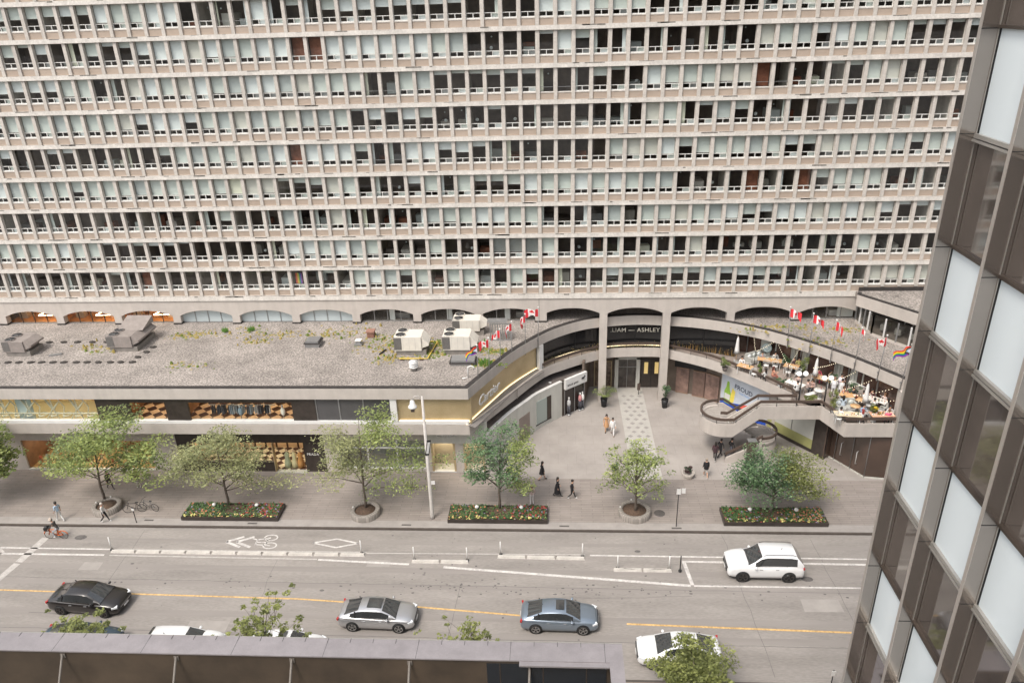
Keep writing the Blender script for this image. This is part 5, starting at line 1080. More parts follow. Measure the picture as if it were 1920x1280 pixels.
# ---------------------------------------------------------------- cars
TYRE = mat('tyre_rubber', (.02, .02, .02), .8); RIM = mat('alloy_rim', (.45, .44, .43), .35, metal=.8); RIMD = mat('dark_alloy_rim', (.10, .09, .085), .4, metal=.7)
CGL = mat('car_glass', (.035, .038, .04), .06, spec=.9, coat=1); CHR = mat('chrome', (.7, .7, .7), .15, metal=1); LAMP = mat('headlamp', (.75, .78, .8), .15, coat=1); TAIL = mat('tail_lamp', (.4, .02, .02), .25, coat=1)
def wheel(par, x, y, s, r=.34, rim=RIM):
    g = MB(); n = 26; prof = [(r-.09, -.1), (r-.02, -.11), (r, -.07), (r, .07), (r-.02, .11), (r-.09, .1), (r-.11, .08)]
    vs = [(a*math.cos(2*PI*k/n), w*s, a*math.sin(2*PI*k/n)) for a, w in prof for k in range(n)]
    g.add(vs, [(i*n+k, i*n+(k+1) % n, (i+1)*n+(k+1) % n, (i+1)*n+k) for i in range(len(prof)-1) for k in range(n)], TYRE, True)
    t = g.ob('tyre', par, (x, y, r)); g = MB()
    def disc(rad, w, m): o = [(rad*math.cos(2*PI*k/n), w*s, rad*math.sin(2*PI*k/n)) for k in range(n)]; g.add(o, [tuple(range(n))], m)
    disc(r-.09, .05, BLACK); q = [(rr_*math.cos(2*PI*k/n), w*s, rr_*math.sin(2*PI*k/n)) for rr_, w in ((r-.09, .1), (r-.125, .09)) for k in range(n)]; g.add(q, [(k, (k+1) % n, n+(k+1) % n, n+k) for k in range(n)], rim)
    for k in range(5):
        a = 2*PI*k/5+.3
        for da in (-.13, .13): g.obox(((r-.11)*.55*math.cos(a+da*.6), .085*s, (r-.11)*.55*math.sin(a+da*.6)), ((r-.1)*.95, .03, .035), 0, rim, ry=-(a+da))
    disc(.055, .105, rim); g.ob('rim', par, (x, y, r))
def car(label, x, y, rz, paint, kind='sedan', sunroof=None, L=4.75, Wd=1.86, Hh=1.44, rim=RIM, roofrails=False, name='parked_car', cat_='car', group='cars on the street', taillit=False, plate=True):
    t = thing(name, label, cat_, (x, y, -.12), rz, group); w = Wd/2; k = L/4.75; suv = kind == 'suv'
    sh = .30 if suv else 0
    B = [(-2.375, .62, .42, .60, .64), (-2.36, .74, .36, .70, .78), (-2.28, .84, .26, .84, .98), (-2.1, .895, .22, .90, 1.05), (-1.8, .925, .2, .93, 1.07), (-1.3, .935, .19, .93, 1.04), (-.6, .93, .18, .92, 1.0), (.2, .93, .18, .90, .98), (.9, .93, .18, .88, .975), (1.25, .925, .19, .86, .965), (1.6, .915, .2, .82, .93), (1.9, .895, .21, .77, .885), (2.1, .86, .22, .71, .83), (2.26, .79, .25, .63, .74), (2.34, .70, .3, .55, .62), (2.375, .58, .36, .48, .50)]
    if kind == 'fast': B = [(a, b, c, d-(.02 if a > 1.5 else 0), e-(.03 if a > 1.5 else 0)) for a, b, c, d, e in B]
    if suv: B = [(a, b*1.0+(.06 if abs(a) > 2.2 else 0), c+.08, d+.18+(.12 if a > 1 else 0)*(1 if a < 2.3 else .3), e+.18+(.13 if a > 1.0 else 0)*(1 if a < 2.3 else .3)) for a, b, c, d, e in B]
    g = MB(); vs = []; m = len(B); pr = 13
    for a, b, c, d, e in B:
        b = b*w/.93; a *= k; half = [(b*.86, c), (b*.97, c+.07), (b*1.0, c+(d-c)*.35), (b*.985, c+(d-c)*.7), (b*.95, d-.02), (b*.86, d+(e-d)*.45), (b*.5, d+(e-d)*.9)]
        vs += [(a, yy, zz) for yy, zz in half]+[(a, 0, e)]+[(a, -yy, zz) for yy, zz in half[::-1]]
    n = 15
    g.add(vs, [(i*n+j, i*n+j+1, (i+1)*n+j+1, (i+1)*n+j) for i in range(m-1) for j in range(n-1)], paint, True)
    g.add(vs[:n], [tuple(range(n))], paint); g.add(vs[-n:], [tuple(range(n))[::-1]], paint)
    g.add([(-2.2*k, s*w*.8, .24) for s in (-1, 1)]+[(2.2*k, s*w*.8, .26) for s in (1, -1)], [(0, 1, 2, 3)], BLACK)
    g.ob('body', t)
    # greenhouse
    zb = .93+(.18 if suv else 0)
    if kind == 'sedan' or kind == 'fast': G = [(-1.95, 1.035, .70), (-1.55, 1.17, .64), (-1.05, Hh-.09, .585), (-.65, Hh-.025, .59), (-.2, Hh, .60), (.15, Hh-.01, .60), (.42, Hh-.06, .60), (.85, 1.2, .66), (1.28, .97, .76)]; wind = (6, 8); back = (0, 2); sg = (1, 7)
    elif suv: G = [(-2.3, 1.25, .78), (-2.1, 1.5, .73), (-1.88, Hh-.1, .68), (-1.5, Hh-.02, .67), (-.9, Hh, .67), (-.1, Hh, .67), (.28, Hh-.06, .67), (.7, 1.42, .72), (1.12, 1.19, .80)]; wind = (6, 8); back = (0, 2); sg = (2, 7); B = B
    vs = []; n = 9; wb = w*.91
    for i, (a, z, ht) in enumerate(G):
        a *= k; z0 = min(zb, z-.02) if 0 < i < len(G)-1 else z-.03; z0 = zb if not (i in (0, len(G)-1)) else zb
        base = wb-(.06 if i in (0,) else 0)-(.03 if i == len(G)-1 else 0); ht = ht*w/.93
        tz = max(z, zb+.01); half = [(base, zb-.04), (base-(base-ht)*.1, zb+(tz-zb)*.12), (base-(base-ht)*.8, zb+(tz-zb)*.86), (ht*.93, tz-.01)]
        vs += [(a, yy, zz) for yy, zz in half]+[(a, 0, tz+.02)]+[(a, -yy, zz) for yy, zz in half[::-1]]
    pf = {'p': [], 'g': []}
    for i in range(len(G)-1):
        for j in range(n-1):
            f = (i*n+j, i*n+j+1, (i+1)*n+j+1, (i+1)*n+j); glass = False
            if j in (1, 6) and sg[0] <= i < sg[1]: glass = True
            if j in (3, 4) and (wind[0] <= i < wind[1] or back[0] <= i < back[1]): glass = True
            pf['g' if glass else 'p'].append(f)
    g = MB(); g.add(vs, pf['p'], paint, True); g.ob('roof', t); g = MB(); g.add(vs, pf['g'], CGL, True)
    g.ob('windows', t); g = MB()
    for s in (-1, 1):
        for a in ((-.25, .0) if not suv else (-.15, .0), (-1.25, 0)): xx = a[0]*k; zt = Hh-.1; g.obox((xx, s*(wb+.60*w/.93)/2, (zb+zt)/2+.02), (.07, .03, zt-zb-.06), 0, BLACK, rx=s*math.atan2(wb-.62*w/.93, zt-zb)*1.0)
    g.ob('door_pillar', t)
    g = MB(); INT = mat('car_interior', (.05, .045, .04), .8)
    for a, s in ((.1, 1), (.1, -1), (-.95, 1), (-.95, -1)): g.box(a*k-.25, a*k-.05, s*.38-.22, s*.38+.22, .7, zb+.2, INT)
    g.ob('seats', t)
    for s in (-1, 1):
        g = MB(); g.ell(((.78 if not suv else .7)*k, s*(w+.06), zb+.08), (.09, .12, .08), paint, 10, 6); g.ob('mirror', t)
        g = MB(); zl = .66+(.22 if suv else 0); g.obox((2.13*k, s*w*.76, zl+.02), (.34, .2, .11), -s*.5, LAMP); g.ob('headlight', t)
        g = MB(); g.obox((-2.27*k, s*w*.76, .84+(.17 if suv else 0)), (.12, .34, .13), s*.3, TAIL); g.ob('tail_light', t)
        g = MB()
        for a in (-.75, .25): g.box(a*k, (a+.2)*k, s*w*.985-.015, s*w*.985+.02, .8+(.18 if suv else 0), .83+(.18 if suv else 0), CHR)
        g.ob('door_handle', t)
        for a in (-1.42, 1.45):
            R_ = .345 if not suv else .39; g = MB(); nn = 22
            ar = [((R_+.07)*math.cos(PI*q/nn), s*(w*1.0+.004), (R_)+(R_+.07)*math.sin(PI*q/nn)) for q in range(nn+1)]+[((R_+.07), s*(w+.004), R_), (-(R_+.07), s*(w+.004), R_)]
            ar = [((R_+.055)*math.cos(2*PI*q/nn), s*(w*1.0+.003), R_+(R_+.055)*math.sin(2*PI*q/nn)) for q in range(nn)]
            g.add(ar+[(p[0], s*(w-.25), p[2]) for p in ar], [tuple(range(nn))]+[(q, (q+1) % nn, nn+(q+1) % nn, nn+q) for q in range(nn)], BLACK if not suv else TYRE); g.ob('wheel_arch', t, (a*k, 0, 0))
            wheel(t, a*k, s*(w-.06), s, R_, rim)
    g = MB(); g.obox((2.34*k, 0, .52+(.16 if suv else 0)), (.1, 1.15, .2 if not suv else .32), 0, BLACK, ry=-.15); g.box(2.375*k, 2.395*k, -.55, .55, .56+(.2 if suv else 0), .59+(.2 if suv else 0), CHR); g.ob('grille', t)
    if plate: g = MB(); g.obox((2.41*k, 0, .42+(.1 if suv else 0)), (.02, .45, .12), 0, WPAINT); g.obox((-2.40*k, 0, .6+(.2 if suv else 0)), (.02, .45, .14), 0, WPAINT); g.ob('licence_plate', t)
    if sunroof: g = MB(); a, b = sunroof; g.box(a*k, b*k, -.40, .40, Hh+.022, Hh+.032, CGL); g.ob('sunroof', t)
    if roofrails:
        g = MB()
        for s in (-1, 1): g.tube([(-1.8*k, s*.66, Hh+.0), (-1.6*k, s*.66, Hh+.07), (.0, s*.66, Hh+.08), (.2*k, s*.66, Hh+.0)], .018, BLACK, 6)
        g.ob('roof_rail', t)
    g = MB(); g.tube([(-1.0*k, 0, Hh+.01), (-1.1*k, 0, Hh+.07)], .02, BLACK, 5); g.ob('antenna', t)
    return t
def paintm(n, c, met=.5, rough=.3): return mat(n, c, rough, metal=met, coat=.8)
car('black five door car driving right in the lane nearest the left edge', -28.6, -26.85, R(-4), paintm('black_paint', (.018, .015, .014), .2), 'sedan', L=4.85, Wd=1.95, Hh=1.52, rim=RIMD)
car('silver sedan with a large dark glass roof driving right', -9.65, -27.75, R(-1.5), paintm('silver_paint', (.52, .52, .53), .7), 'sedan', sunroof=(-.55, .35), L=4.75)
car('blue grey sedan with a small dark sunroof right of the silver one', 1.5, -27.65, R(-1), paintm('bluegrey_paint', (.25, .30, .36), .6), 'sedan', sunroof=(-.2, .3), L=4.7)
car('white sport utility vehicle with black roof rails facing left at the kerb lane', 14.85, -22.85, R(180), paintm('white_paint_gloss', (.76, .76, .76), .0, .25), 'suv', L=4.85, Wd=2.0, Hh=1.86, roofrails=True, rim=RIMD)
car('dark blue parked car half hidden by the leftmost near tree', -27.2, -30.25, 0, paintm('dark_blue_paint', (.05, .08, .11), .4), 'sedan', L=4.7, name='parked_car', group='cars parked along the near kerb')
car('white parked car behind the coping left of the pointed tree', -20.6, -30.7, 0, paintm('white_paint_gloss', (.76, .76, .76), .0, .25), 'suv', L=4.6, Hh=1.66, group='cars parked along the near kerb')
car('white parked car behind the coping right of the pointed tree', -14.6, -30.55, 0, paintm('white_paint_gloss', (.76, .76, .76), .0, .25), 'sedan', sunroof=(-.3, .2), L=4.7, group='cars parked along the near kerb')
car('white parked car under the dense olive tree at lower right', 8.3, -30.15, R(180), paintm('white_paint_gloss', (.76, .76, .76), .0, .25), 'sedan', L=4.75, group='cars parked along the near kerb')
# ================================================================ people
def person(x, y, z, face, top, legs, label, pose='walk', hair=(.02, .015, .012), skin=0, long=False, h=1.72, shoes=(.03, .03, .03), skirt=None, bag=None, sleeve=True, group='people', hat=None, shorts=False, arm=0, phase=1, jacket=None):
    """local forward is -Y; face = rotation about Z in degrees"""
    s = h/1.72; t = thing('person', label, 'person', (x, y, z), R(face), group)
    V = []; E = []; RD = []; SEG = []
    def v(p, r, par=None, seg=None):
        V.append(Vector(p)*s); RD.append(r*s if not isinstance(r, tuple) else tuple(q*s for q in r))
        if par is not None: E.append((par, len(V)-1)); SEG.append((par, len(V)-1, seg))
        return len(V)-1
    sit = pose == 'sit' or pose == 'ride'; ph = .93 if not sit else .52
    if pose == 'ride': ph = .95
    lean = {'walk': .03, 'stand': .0, 'sit': .02, 'ride': .18, 'bend': .12}.get(pose, 0)
    pel = v((0, 0, ph), (.135, .10)); wa = v((0, -lean*.3, ph+.17), (.12, .09), pel, 'top'); ch = v((0, -lean, ph+.38), (.155, .105), wa, 'top'); nb = v((0, -lean*1.2, ph+.50), (.07, .06), ch, 'top')
    ne = v((0, -lean*1.4-.01, ph+.57), .05, nb, 'skin'); hd = v((0, -lean*1.6-.03, ph+.65), (.078, .09), ne, 'skin'); hu = v((0, -lean*1.6-.02, ph+.73), (.075, .088), hd, 'skin'); v((0, -lean*1.6-.125, ph+.665), .014, hd, 'skin')
    for sd in (-1, 1):
        f = sd*phase
        sh = v((sd*.185, -lean*1.1, ph+.45), .055, ch, 'top')
        if pose == 'walk': el = (sd*.235, -lean+.10*f, ph+.19); wr = (sd*.24, -lean+.02*f-.10, ph-.03)
        elif sit and pose != 'ride': el = (sd*.24, -.10, ph+.22); wr = (sd*.13, -.32, ph+.24)
        elif pose == 'ride': el = (sd*.26, -.32, ph+.22); wr = (sd*.25, -.48, ph+.06)
        else: el = (sd*.245, .02, ph+.19); wr = (sd*.20, -.12-(.12 if arm else 0), ph+(.0 if not arm else .25))
        e = v(el, .042, sh, 'top' if sleeve else 'skin'); w_ = v(wr, .03, e, 'top' if sleeve == True else 'skin')
        d = (Vector(wr)-Vector(el)).normalized(); hp = v(Vector(wr)+d*.07, (.036, .02), w_, 'skin')
        side = Vector((1, 0, 0)); c = Vector(wr)+d*.07
        for q, fl in enumerate((.07, .08, .075, .06)): a = v(c+d*.04+side*(q-1.5)*.019, .0085, hp, 'skin'); v(c+d*(.04+fl*.6)+side*(q-1.5)*.02+Vector((0, -.02, -.01)), .0075, a, 'skin')
        v(c+side*(-sd)*.05+d*.02, .009, hp, 'skin')
        hp_ = v((sd*.09, 0, ph-.05), .092, pel, 'legs')
        if sit and pose != 'ride': kn = (sd*.11, -.42, ph-.02); an = (sd*.11, -.42, .09)
        elif pose == 'ride': kn = (sd*.11, -.34-(.06*f), ph-.22-.1*f); an = (sd*.11, -.2-(.08*f), ph-.58-.12*f)
        elif pose == 'walk': kn = (sd*.09, -.14 if f > 0 else .0, ph-.43); an = (sd*.09, -.27 if f > 0 else .30, .09 if f > 0 else .14)
        else: kn = (sd*.1, -.02, ph-.43); an = (sd*.11, .02, .08)
        lm = 'legs'; k_ = v(kn, .06, hp_, 'legs'); a_ = v(an, .04, k_, 'skin' if shorts else 'legs'); v(Vector(an)+Vector((0, -.15, -.045)), (.04, .03), v(Vector(an)+Vector((0, .02, -.03)), .045, a_, 'shoe'), 'shoe')
    me = bpy.data.meshes.new('b'); me.from_pydata(V, E, []); o = bpy.data.objects.new('b', me); COL.objects.link(o)
    md = o.modifiers.new('s', 'SKIN'); md.use_smooth_shade = True
    for i, sv in enumerate(me.skin_vertices[0].data):
        r = RD[i]; sv.radius = r if isinstance(r, tuple) else (r, r); sv.use_root = (i == 0)
    m2 = o.modifiers.new('u', 'SUBSURF'); m2.levels = 1
    bm = bpy.data.meshes.new_from_object(o.evaluated_get(bpy.context.evaluated_depsgraph_get())); bpy.data.objects.remove(o); bpy.data.meshes.remove(me)
    bm.name = 'body'; bm.materials.clear(); mm = [cm(top), cm(legs), SKIN[skin], cm(shoes)]
    for m in mm: bm.materials.append(m)
    idx = {'top': 0, 'legs': 1, 'skin': 2, 'shoe': 3}; segs = [(V[a], V[b], idx[q]) for a, b, q in SEG]
    for p in bm.polygons:
        c = p.center; best, bi = 9, 0
        for a, b, q in segs:
            ab = b-a; u = max(0, min(1, (c-a).dot(ab)/max(1e-6, ab.length_squared))); dd_ = (a+ab*u-c).length
            if dd_ < best: best, bi = dd_, q
        p.material_index = bi; p.use_smooth = True
    b = bpy.data.objects.new('body', bm); COL.objects.link(b); b.parent = t
    hm = mat('hair_%02x%02x' % (int(hair[0]*255), int(hair[1]*255)), hair, .5, var=.2, scale=20)
    g = MB(); hc = V[hu]; g.ell((hc.x, hc.y+.025*s, hc.z-.005), (.102*s, .112*s, .105*s), hm, 12, 6, 1, -.25)
    if long: g.ell((hc.x, hc.y+.075*s, hc.z-.17*s), (.105*s, .06*s, .24*s), hm, 12, 8)
    else: g.ell((hc.x, hc.y+.06*s, hc.z-.04*s), (.095*s, .07*s, .1*s), hm, 10, 6)
    g.ob('hair', t)
    g = MB()
    for sd in (-1, 1): g.ell((hc.x+sd*.033*s, hc.y-.088*s, hc.z-.045*s), (.011*s, .006, .007*s), BLACK, 6, 4)
    g.ell((hc.x, hc.y-.092*s, hc.z-.115*s), (.024*s, .005, .006*s), cm((.4, .12, .1)), 6, 4); g.ob('face', t)
    if skirt: g = MB(); g.lathe([(.125*s, ph+.14), (.16*s, ph-.02), (.21*s, ph-.28), (.235*s, skirt)], (0, -.0, 0), cm(top if skirt < .8 and jacket is None else legs), 18); g.ob('skirt', t)
    if jacket: g = MB(); g.lathe([(.14*s, ph+.47*s), (.185*s, ph+.40*s), (.18*s, ph+.15), (.19*s, ph-.1)], (0, 0, 0), cm(jacket), 16); g.ob('jacket', t)
    if bag: g = MB(); g.box(.2, .3, -.1, .16, ph-.15, ph+.1, cm(bag)); g.tube([(.24, .02, ph+.1), (.1, .03, ph+.47), (.0, .06, ph+.5)], .01, cm(bag), 5); g.ob('handbag', t)
    if hat: g = MB(); g.lathe([(.14, 0), (.11, .02), (.1, .09), (0, .13)], (hc.x, hc.y, hc.z+.01), cm(hat), 12); g.ob('helmet', t)
    return t
K = (.015, .014, .016); Wt = (.74, .73, .71)
person(-35.8, -18.5, 0, 240, (.35, .45, .55), (.62, .62, .6), 'person in a pale blue shirt and white trousers striding near the left kerb', skin=1, shoes=Wt, sleeve='short')
person(-32.3, -18.55, 0, 90, (.6, .58, .56), K, 'person in a grey white top and black trousers walking past the left round planter', shoes=Wt, hair=(.5, .45, .4))
person(-34.2, -14.4, 0, 60, (.09, .075, .07), (.06, .05, .05), 'person in dark clothes walking behind the trunk of the wide green tree')
person(-32.0, -14.1, 0, 10, (.17, .12, .09), (.5, .45, .4), 'person in a long brown coat standing below the left shop window', 'stand', long=True, skirt=.55, jacket=(.15, .11, .085), shoes=Wt)
person(-44.3, -12.9, 0, 80, (.12, .12, .14), (.07, .07, .08), 'person in dark grey at the left edge of the sidewalk', pose='walk', jacket=(.08, .08, .1))
person(-45.1, -13.0, 0, 80, (.5, .48, .45), (.35, .33, .3), 'person in pale clothes at the far left edge', pose='walk')
person(.2, -12.8, 0, 100, K, (.55, .4, .32), 'woman with long dark hair in a black top and pale short skirt entering the plaza', long=True, skirt=.62, shorts=True, shoes=K, jacket=None)
person(1.4, -14.9, 0, 70, K, K, 'person in a long flowing black dress beside the middle flower bed', skirt=.3, skin=0, long=True)
person(-.5, -16.0, 0, 200, (.6, .45, .42), (.75, .7, .68), 'person in pale floral clothes by the right end of the middle flower bed', 'stand', skin=0, hair=(.2, .12, .08))
person(2.5, -15.2, 0, 80, K, (.02, .02, .022), 'person in black with a backpack walking left on the dark paving', bag=(.04, .03, .03), shoes=Wt)
person(5.7, -5.4, 0, 0, (.50, .28, .14), (.5, .3, .18), 'woman in a tan dress arm in arm beside the man in white', long=True, skirt=.5, skin=0, phase=-1)
person(6.2, -6.0, 0, 0, Wt, Wt, 'man in a white suit walking on the plaza beside the woman in tan', shoes=(.3, .2, .15), jacket=(.72, .71, .69))
person(13.05, -12.3, 0, 180, K, (.66, .65, .62), 'person in a black jacket and white shorts near the pale bowl planter', shorts=True, shoes=Wt, hair=(.3, .25, .2), arm=1, jacket=K)
person(14.2, -9.9, 0, 160, (.07, .03, .035), K, 'person in dark maroon clothes at the foot of the stair', shoes=Wt, long=True, jacket=(.05, .025, .03))
person(14.7, -9.4, 0, 120, K, K, 'person in black just behind the maroon one at the stair foot')
person(15.5, -9.6, .2, 110, K, (.1, .1, .12), 'person in black on the lowest dark steps of the stair', 'walk')
# cyclist on an orange bicycle
def bicycle(x, y, z, rz, frame, label, kind='bicycle', fender=None, basket=False, group=None):
    t = thing('bicycle', label, 'bicycle', (x, y, z), rz, group)   # front wheel towards -X
    for nm, cx in (('front_wheel', -.55), ('rear_wheel', .52)):
        g = MB(); n = 24; pts = [(cx+.33*math.cos(2*PI*k/n), 0, .34+.33*math.sin(2*PI*k/n)) for k in range(n+1)]; g.tube(pts, .018, TYRE, 6, cap=False)
        for k in range(8): a = PI*k/8; g.tube([(cx-.31*math.cos(a), 0, .34-.31*math.sin(a)), (cx+.31*math.cos(a), 0, .34+.31*math.sin(a))], .003, GREYM, 3)
        if fender: g.tube([(cx+.36*math.cos(a), 0, .34+.36*math.sin(a)) for a in [PI*.05+PI*.9*k/10 for k in range(11)]], .03, fender, 6)
        g.ob(nm, t)
    g = MB(); bb = (.05, 0, .3); st = (.2, 0, .78); hd = (-.38, 0, .8)
    for p, q in ((bb, st), (bb, (-.4, 0, .6)), (st, hd), (bb, (.52, 0, .34)), (st, (.52, 0, .34)), ((-.36, 0, .9), (-.55, 0, .34))): g.tube([p, q], .022 if not fender else .034, frame, 6)
    g.ob('frame', t); g = MB(); g.ell((.24, 0, .88), (.14, .07, .035), BLACK); g.tube([st, (.23, 0, .87)], .014, GREYM, 6); g.ob('saddle', t)
    g = MB(); g.tube([(-.3, -.28, 1.0), (-.38, -.15, 1.02), (-.38, .15, 1.02), (-.3, .28, 1.0)], .014, BLACK, 6); g.tube([(-.36, 0, .9), (-.38, 0, 1.02)], .014, GREYM, 6); g.ob('handlebar', t)
    g = MB(); g.tube([(.05, -.14, .22), (.05, -.06, .22), (.05, -.06, .38), (.05, .06, .22)], .012, BLACK, 5); g.lathe([(.1, 0), (.1, .01)], (.05, -.05, .3), GREYM, 12); g.ob('pedals', t)
    if basket: g = MB(); g.box(-.72, -.42, -.18, .18, .78, .8, BLACK); [g.box(*b, .78, 1.02, BLACK) for b in ((-.72, -.7, -.18, .18), (-.44, -.42, -.18, .18), (-.7, -.44, -.18, -.16), (-.7, -.44, .16, .18))]; g.ell((-.57, 0, .98), (.16, .17, .14), BLACK); g.ob('basket', t)
    return t
ORG = mat('orange_bike_paint', (.62, .14, .03), .4)
bicycle(-34.95, -20.35, -.12, 0, ORG, 'orange bicycle with a black front basket ridden along the left kerb', fender=ORG, basket=True)
person(-34.72, -20.35, -.1, -90, (.07, .06, .055), (.35, .36, .38), 'cyclist in a dark jacket and grey trousers riding the orange bicycle', 'ride', hat=(.5, .42, .35), shoes=Wt, jacket=None)
bicycle(-30.6, -17.35, 0, R(8), BLACK, 'black parked bicycle, the nearer and left one of the leaning pair', group='bicycles parked on the sidewalk')
bicycle(-29.6, -17.1, 0, R(-14), mat('dark_grey_bike', (.12, .12, .12), .4), 'dark grey parked bicycle, the right one of the leaning pair', group='bicycles parked on the sidewalk')
# ================================================================ terrace furniture
TZ = 4.9
WOOD = mat('light_wood_top', (.60, .37, .19), .5, var=.15, scale=3, stretch=(1, 6, 1)); CLO = mat('white_tablecloth', (.72, .69, .64), .8); WIRE = mat('white_wire', (.62, .62, .60), .5); SOFA = mat('grey_sofa_fabric', (.42, .42, .39), .9, var=.1, scale=3)
ITEMS = [('dinner_plate', 'plate of orange food', (.5, .2, .06)), ('drinking_glass', 'pale wine glass', (.7, .7, .66)), ('dinner_plate', 'plate of salad', (.2, .3, .06)), ('bottle', 'green bottle', (.05, .12, .05)), ('drinking_glass', 'red wine glass', (.4, .06, .06)), ('dinner_plate', 'plate of yellow food', (.65, .5, .15)), ('bottle', 'pale bottle', (.5, .5, .48)), ('drinking_glass', 'amber drink glass', (.7, .42, .12)), ('dinner_plate', 'plate of dark food', (.12, .06, .04)), ('drinking_glass', 'pink drink glass', (.7, .35, .35))]
def table(x, y, rz, w, d, m, label, rnd_=False, items=0, legs=WIRE):
    t = thing('table', label, 'table', (x, y, TZ), R(rz), 'terrace tables'); g = MB()
    if rnd_: g.cyl(0, 0, .71, .75, w/2, m, 24)
    else: g.box(-w/2, w/2, -d/2, d/2, .71, .75, m)
    g.ob('top', t); g = MB()
    if rnd_: g.cyl(0, 0, 0, .71, .04, legs, 10); g.cyl(0, 0, 0, .03, .25, legs, 14); g.ob('pedestal', t)
    else:
        for a in (-1, 1):
            for b in (-1, 1): g = MB(); g.box(a*(w/2-.1)-.025, a*(w/2-.1)+.025, b*(d/2-.1)-.025, b*(d/2-.1)+.025, 0, .71, legs); g.ob('leg', t)
    r = random.Random(int(x*37+y*11)); M_ = Matrix.Rotation(R(rz), 3, 'Z')
    for q in range(items):
        p = M_ @ Vector(((-.42+.84*(q+.5)/items+r.uniform(-.02, .02))*w, r.uniform(-.34, .34)*d, 0)); g = MB(); nm, lb, c = ITEMS[(q*3+int(x*5)) % 10]
        if nm == 'dinner_plate': g.lathe([(0, .008), (.08, .008), (.12, .02), (.125, .026)], (0, 0, 0), WPAINT, 14); g.ell((0, 0, .02), (.06, .05, .025), cm(c))
        elif nm == 'drinking_glass': g.lathe([(.035, 0), (.008, .01), (.006, .09), (.035, .12), (.04, .18), (.035, .2)], (0, 0, 0), cm(c, .2), 10)
        else: g.lathe([(.04, 0), (.04, .16), (.015, .2), (.015, .26), (0, .26)], (0, 0, 0), cm(c), 10)
        o = g.ob(nm, None, (x+p.x, y+p.y, TZ+.752)); tag(o, '%s on the %s' % (lb.replace(' glass', ' glass'), label.split(' before')[0].split(' beside')[0].split(' under')[0].split(' behind')[0].split(' near')[0]), {'dinner_plate': 'plate', 'drinking_glass': 'glass', 'bottle': 'bottle'}[nm], 'tableware on the terrace')
    return t
def wchair(x, y, rz, label, m=WIRE, proto={}):
    if m.name not in proto:
        t = thing('chair', label, 'chair', (x, y, TZ), R(rz), 'terrace chairs'); g = MB(); g.lathe([(0, .45), (.2, .45), (.235, .47), (.22, .49), (0, .49)], (0, 0, 0), m, 16); g.ob('seat', t)
        g = MB()
        for k in range(9): a = PI*.12+PI*.76*k/8; g.tube([(.22*math.cos(a), .2*math.sin(a), .47), (.29*math.cos(a), .3*math.sin(a), .85)], .009, m, 5)
        g.tube([(.29*math.cos(a), .3*math.sin(a), .85) for a in [PI*.08+PI*.84*k/12 for k in range(13)]], .018, m, 6); g.ob('backrest', t)
        for a in (-1, 1):
            for b in (-1, 1): g = MB(); g.tube([(a*.14, b*.14, .46), (a*.22, b*.22, 0)], .013, m, 6); g.ob('leg', t)
        proto[m.name] = t; return t
    return copytree(proto[m.name], (x, y, TZ), R(rz), label)
table(17.45, -4.0, -35, 1.3, .7, WOOD, 'small wooden table behind the rail beside the column', items=3)
table(19.8, -2.75, -18, 2.0, .75, WOOD, 'long wooden table before the grey corner sofa', items=4)
table(21.3, -4.0, -30, 1.2, .8, WOOD, 'wooden table between bush and tall leafy pot', items=5)
table(20.75, -7.15, -45, 1.5, .7, CLO, 'white table by the rail before the twin globe lamp', items=5)
table(23.2, -6.2, -45, 1.5, .75, WOOD, 'orange wood table of the diner in pink', items=6)
table(24.3, -9.15, -30, 1.3, .8, WOOD, 'wooden table behind the pale blue diner', items=4)
table(24.9, -9.75, 0, .8, .8, WOOD, 'round wooden table left of the tallest closed umbrella', rnd_=True, items=2)
table(24.2, -10.85, 0, .75, .75, WOOD, 'empty round wooden table beside the grey sofa', rnd_=True)
table(23.2, -12.1, -8, 1.9, .75, mat('cream_table_top', (.66, .55, .38), .5), 'cream table crowded with plates at the front rail', items=10)
table(25.7, -12.1, 3, 1.7, .8, mat('peach_table_top', (.72, .42, .28), .5), 'peach table crowded with plates at the front corner', items=10)
table(26.2, -9.9, -40, 1.5, .8, CLO, 'white table of the large group at the right end', items=7)
table(22.3, -8.3, 20, .8, .8, CLO, 'small white table between the two globe lamps', rnd_=True, items=2)
CH = [(17.0, -2.9, 160, 'white chair behind the small wooden table beside the column'), (17.9, -3.4, 150, 'white chair right of the small wooden table'), (19.4, -3.3, -15, 'left white chair before the long wooden table'), (20.1, -3.5, -15, 'right white chair before the long wooden table'), (20.9, -4.6, -30, 'white chair before the left side of the table under the dark bush'), (21.6, -4.9, -35, 'white chair before the right side of the table under the dark bush'), (23.0, -11.35, 185, 'left wire backed chair at the crowded cream table'), (23.75, -11.3, 180, 'right wire backed chair at the crowded cream table'), (22.5, -12.3, 60, 'white chair at the left end of the crowded cream table'), (26.7, -11.4, 130, 'egg shaped white chair at the far right of the terrace'), (22.7, -5.7, 150, 'white chair behind the diner in pink'), (24.9, -11.5, 170, 'white chair below the closed tallest umbrella'), (26.0, -11.2, 190, 'white chair behind the crowded peach table'), (25.4, -10.3, -60, 'white chair left of the large group'), (26.9, -9.3, 150, 'white chair behind the large group'), (23.7, -8.6, 60, 'white chair left of the table behind the pale blue diner'), (18.0, -4.9, 20, 'white chair close to the rail right of the first table')]
for x, y, rz, l in CH: wchair(x, y, rz, l)
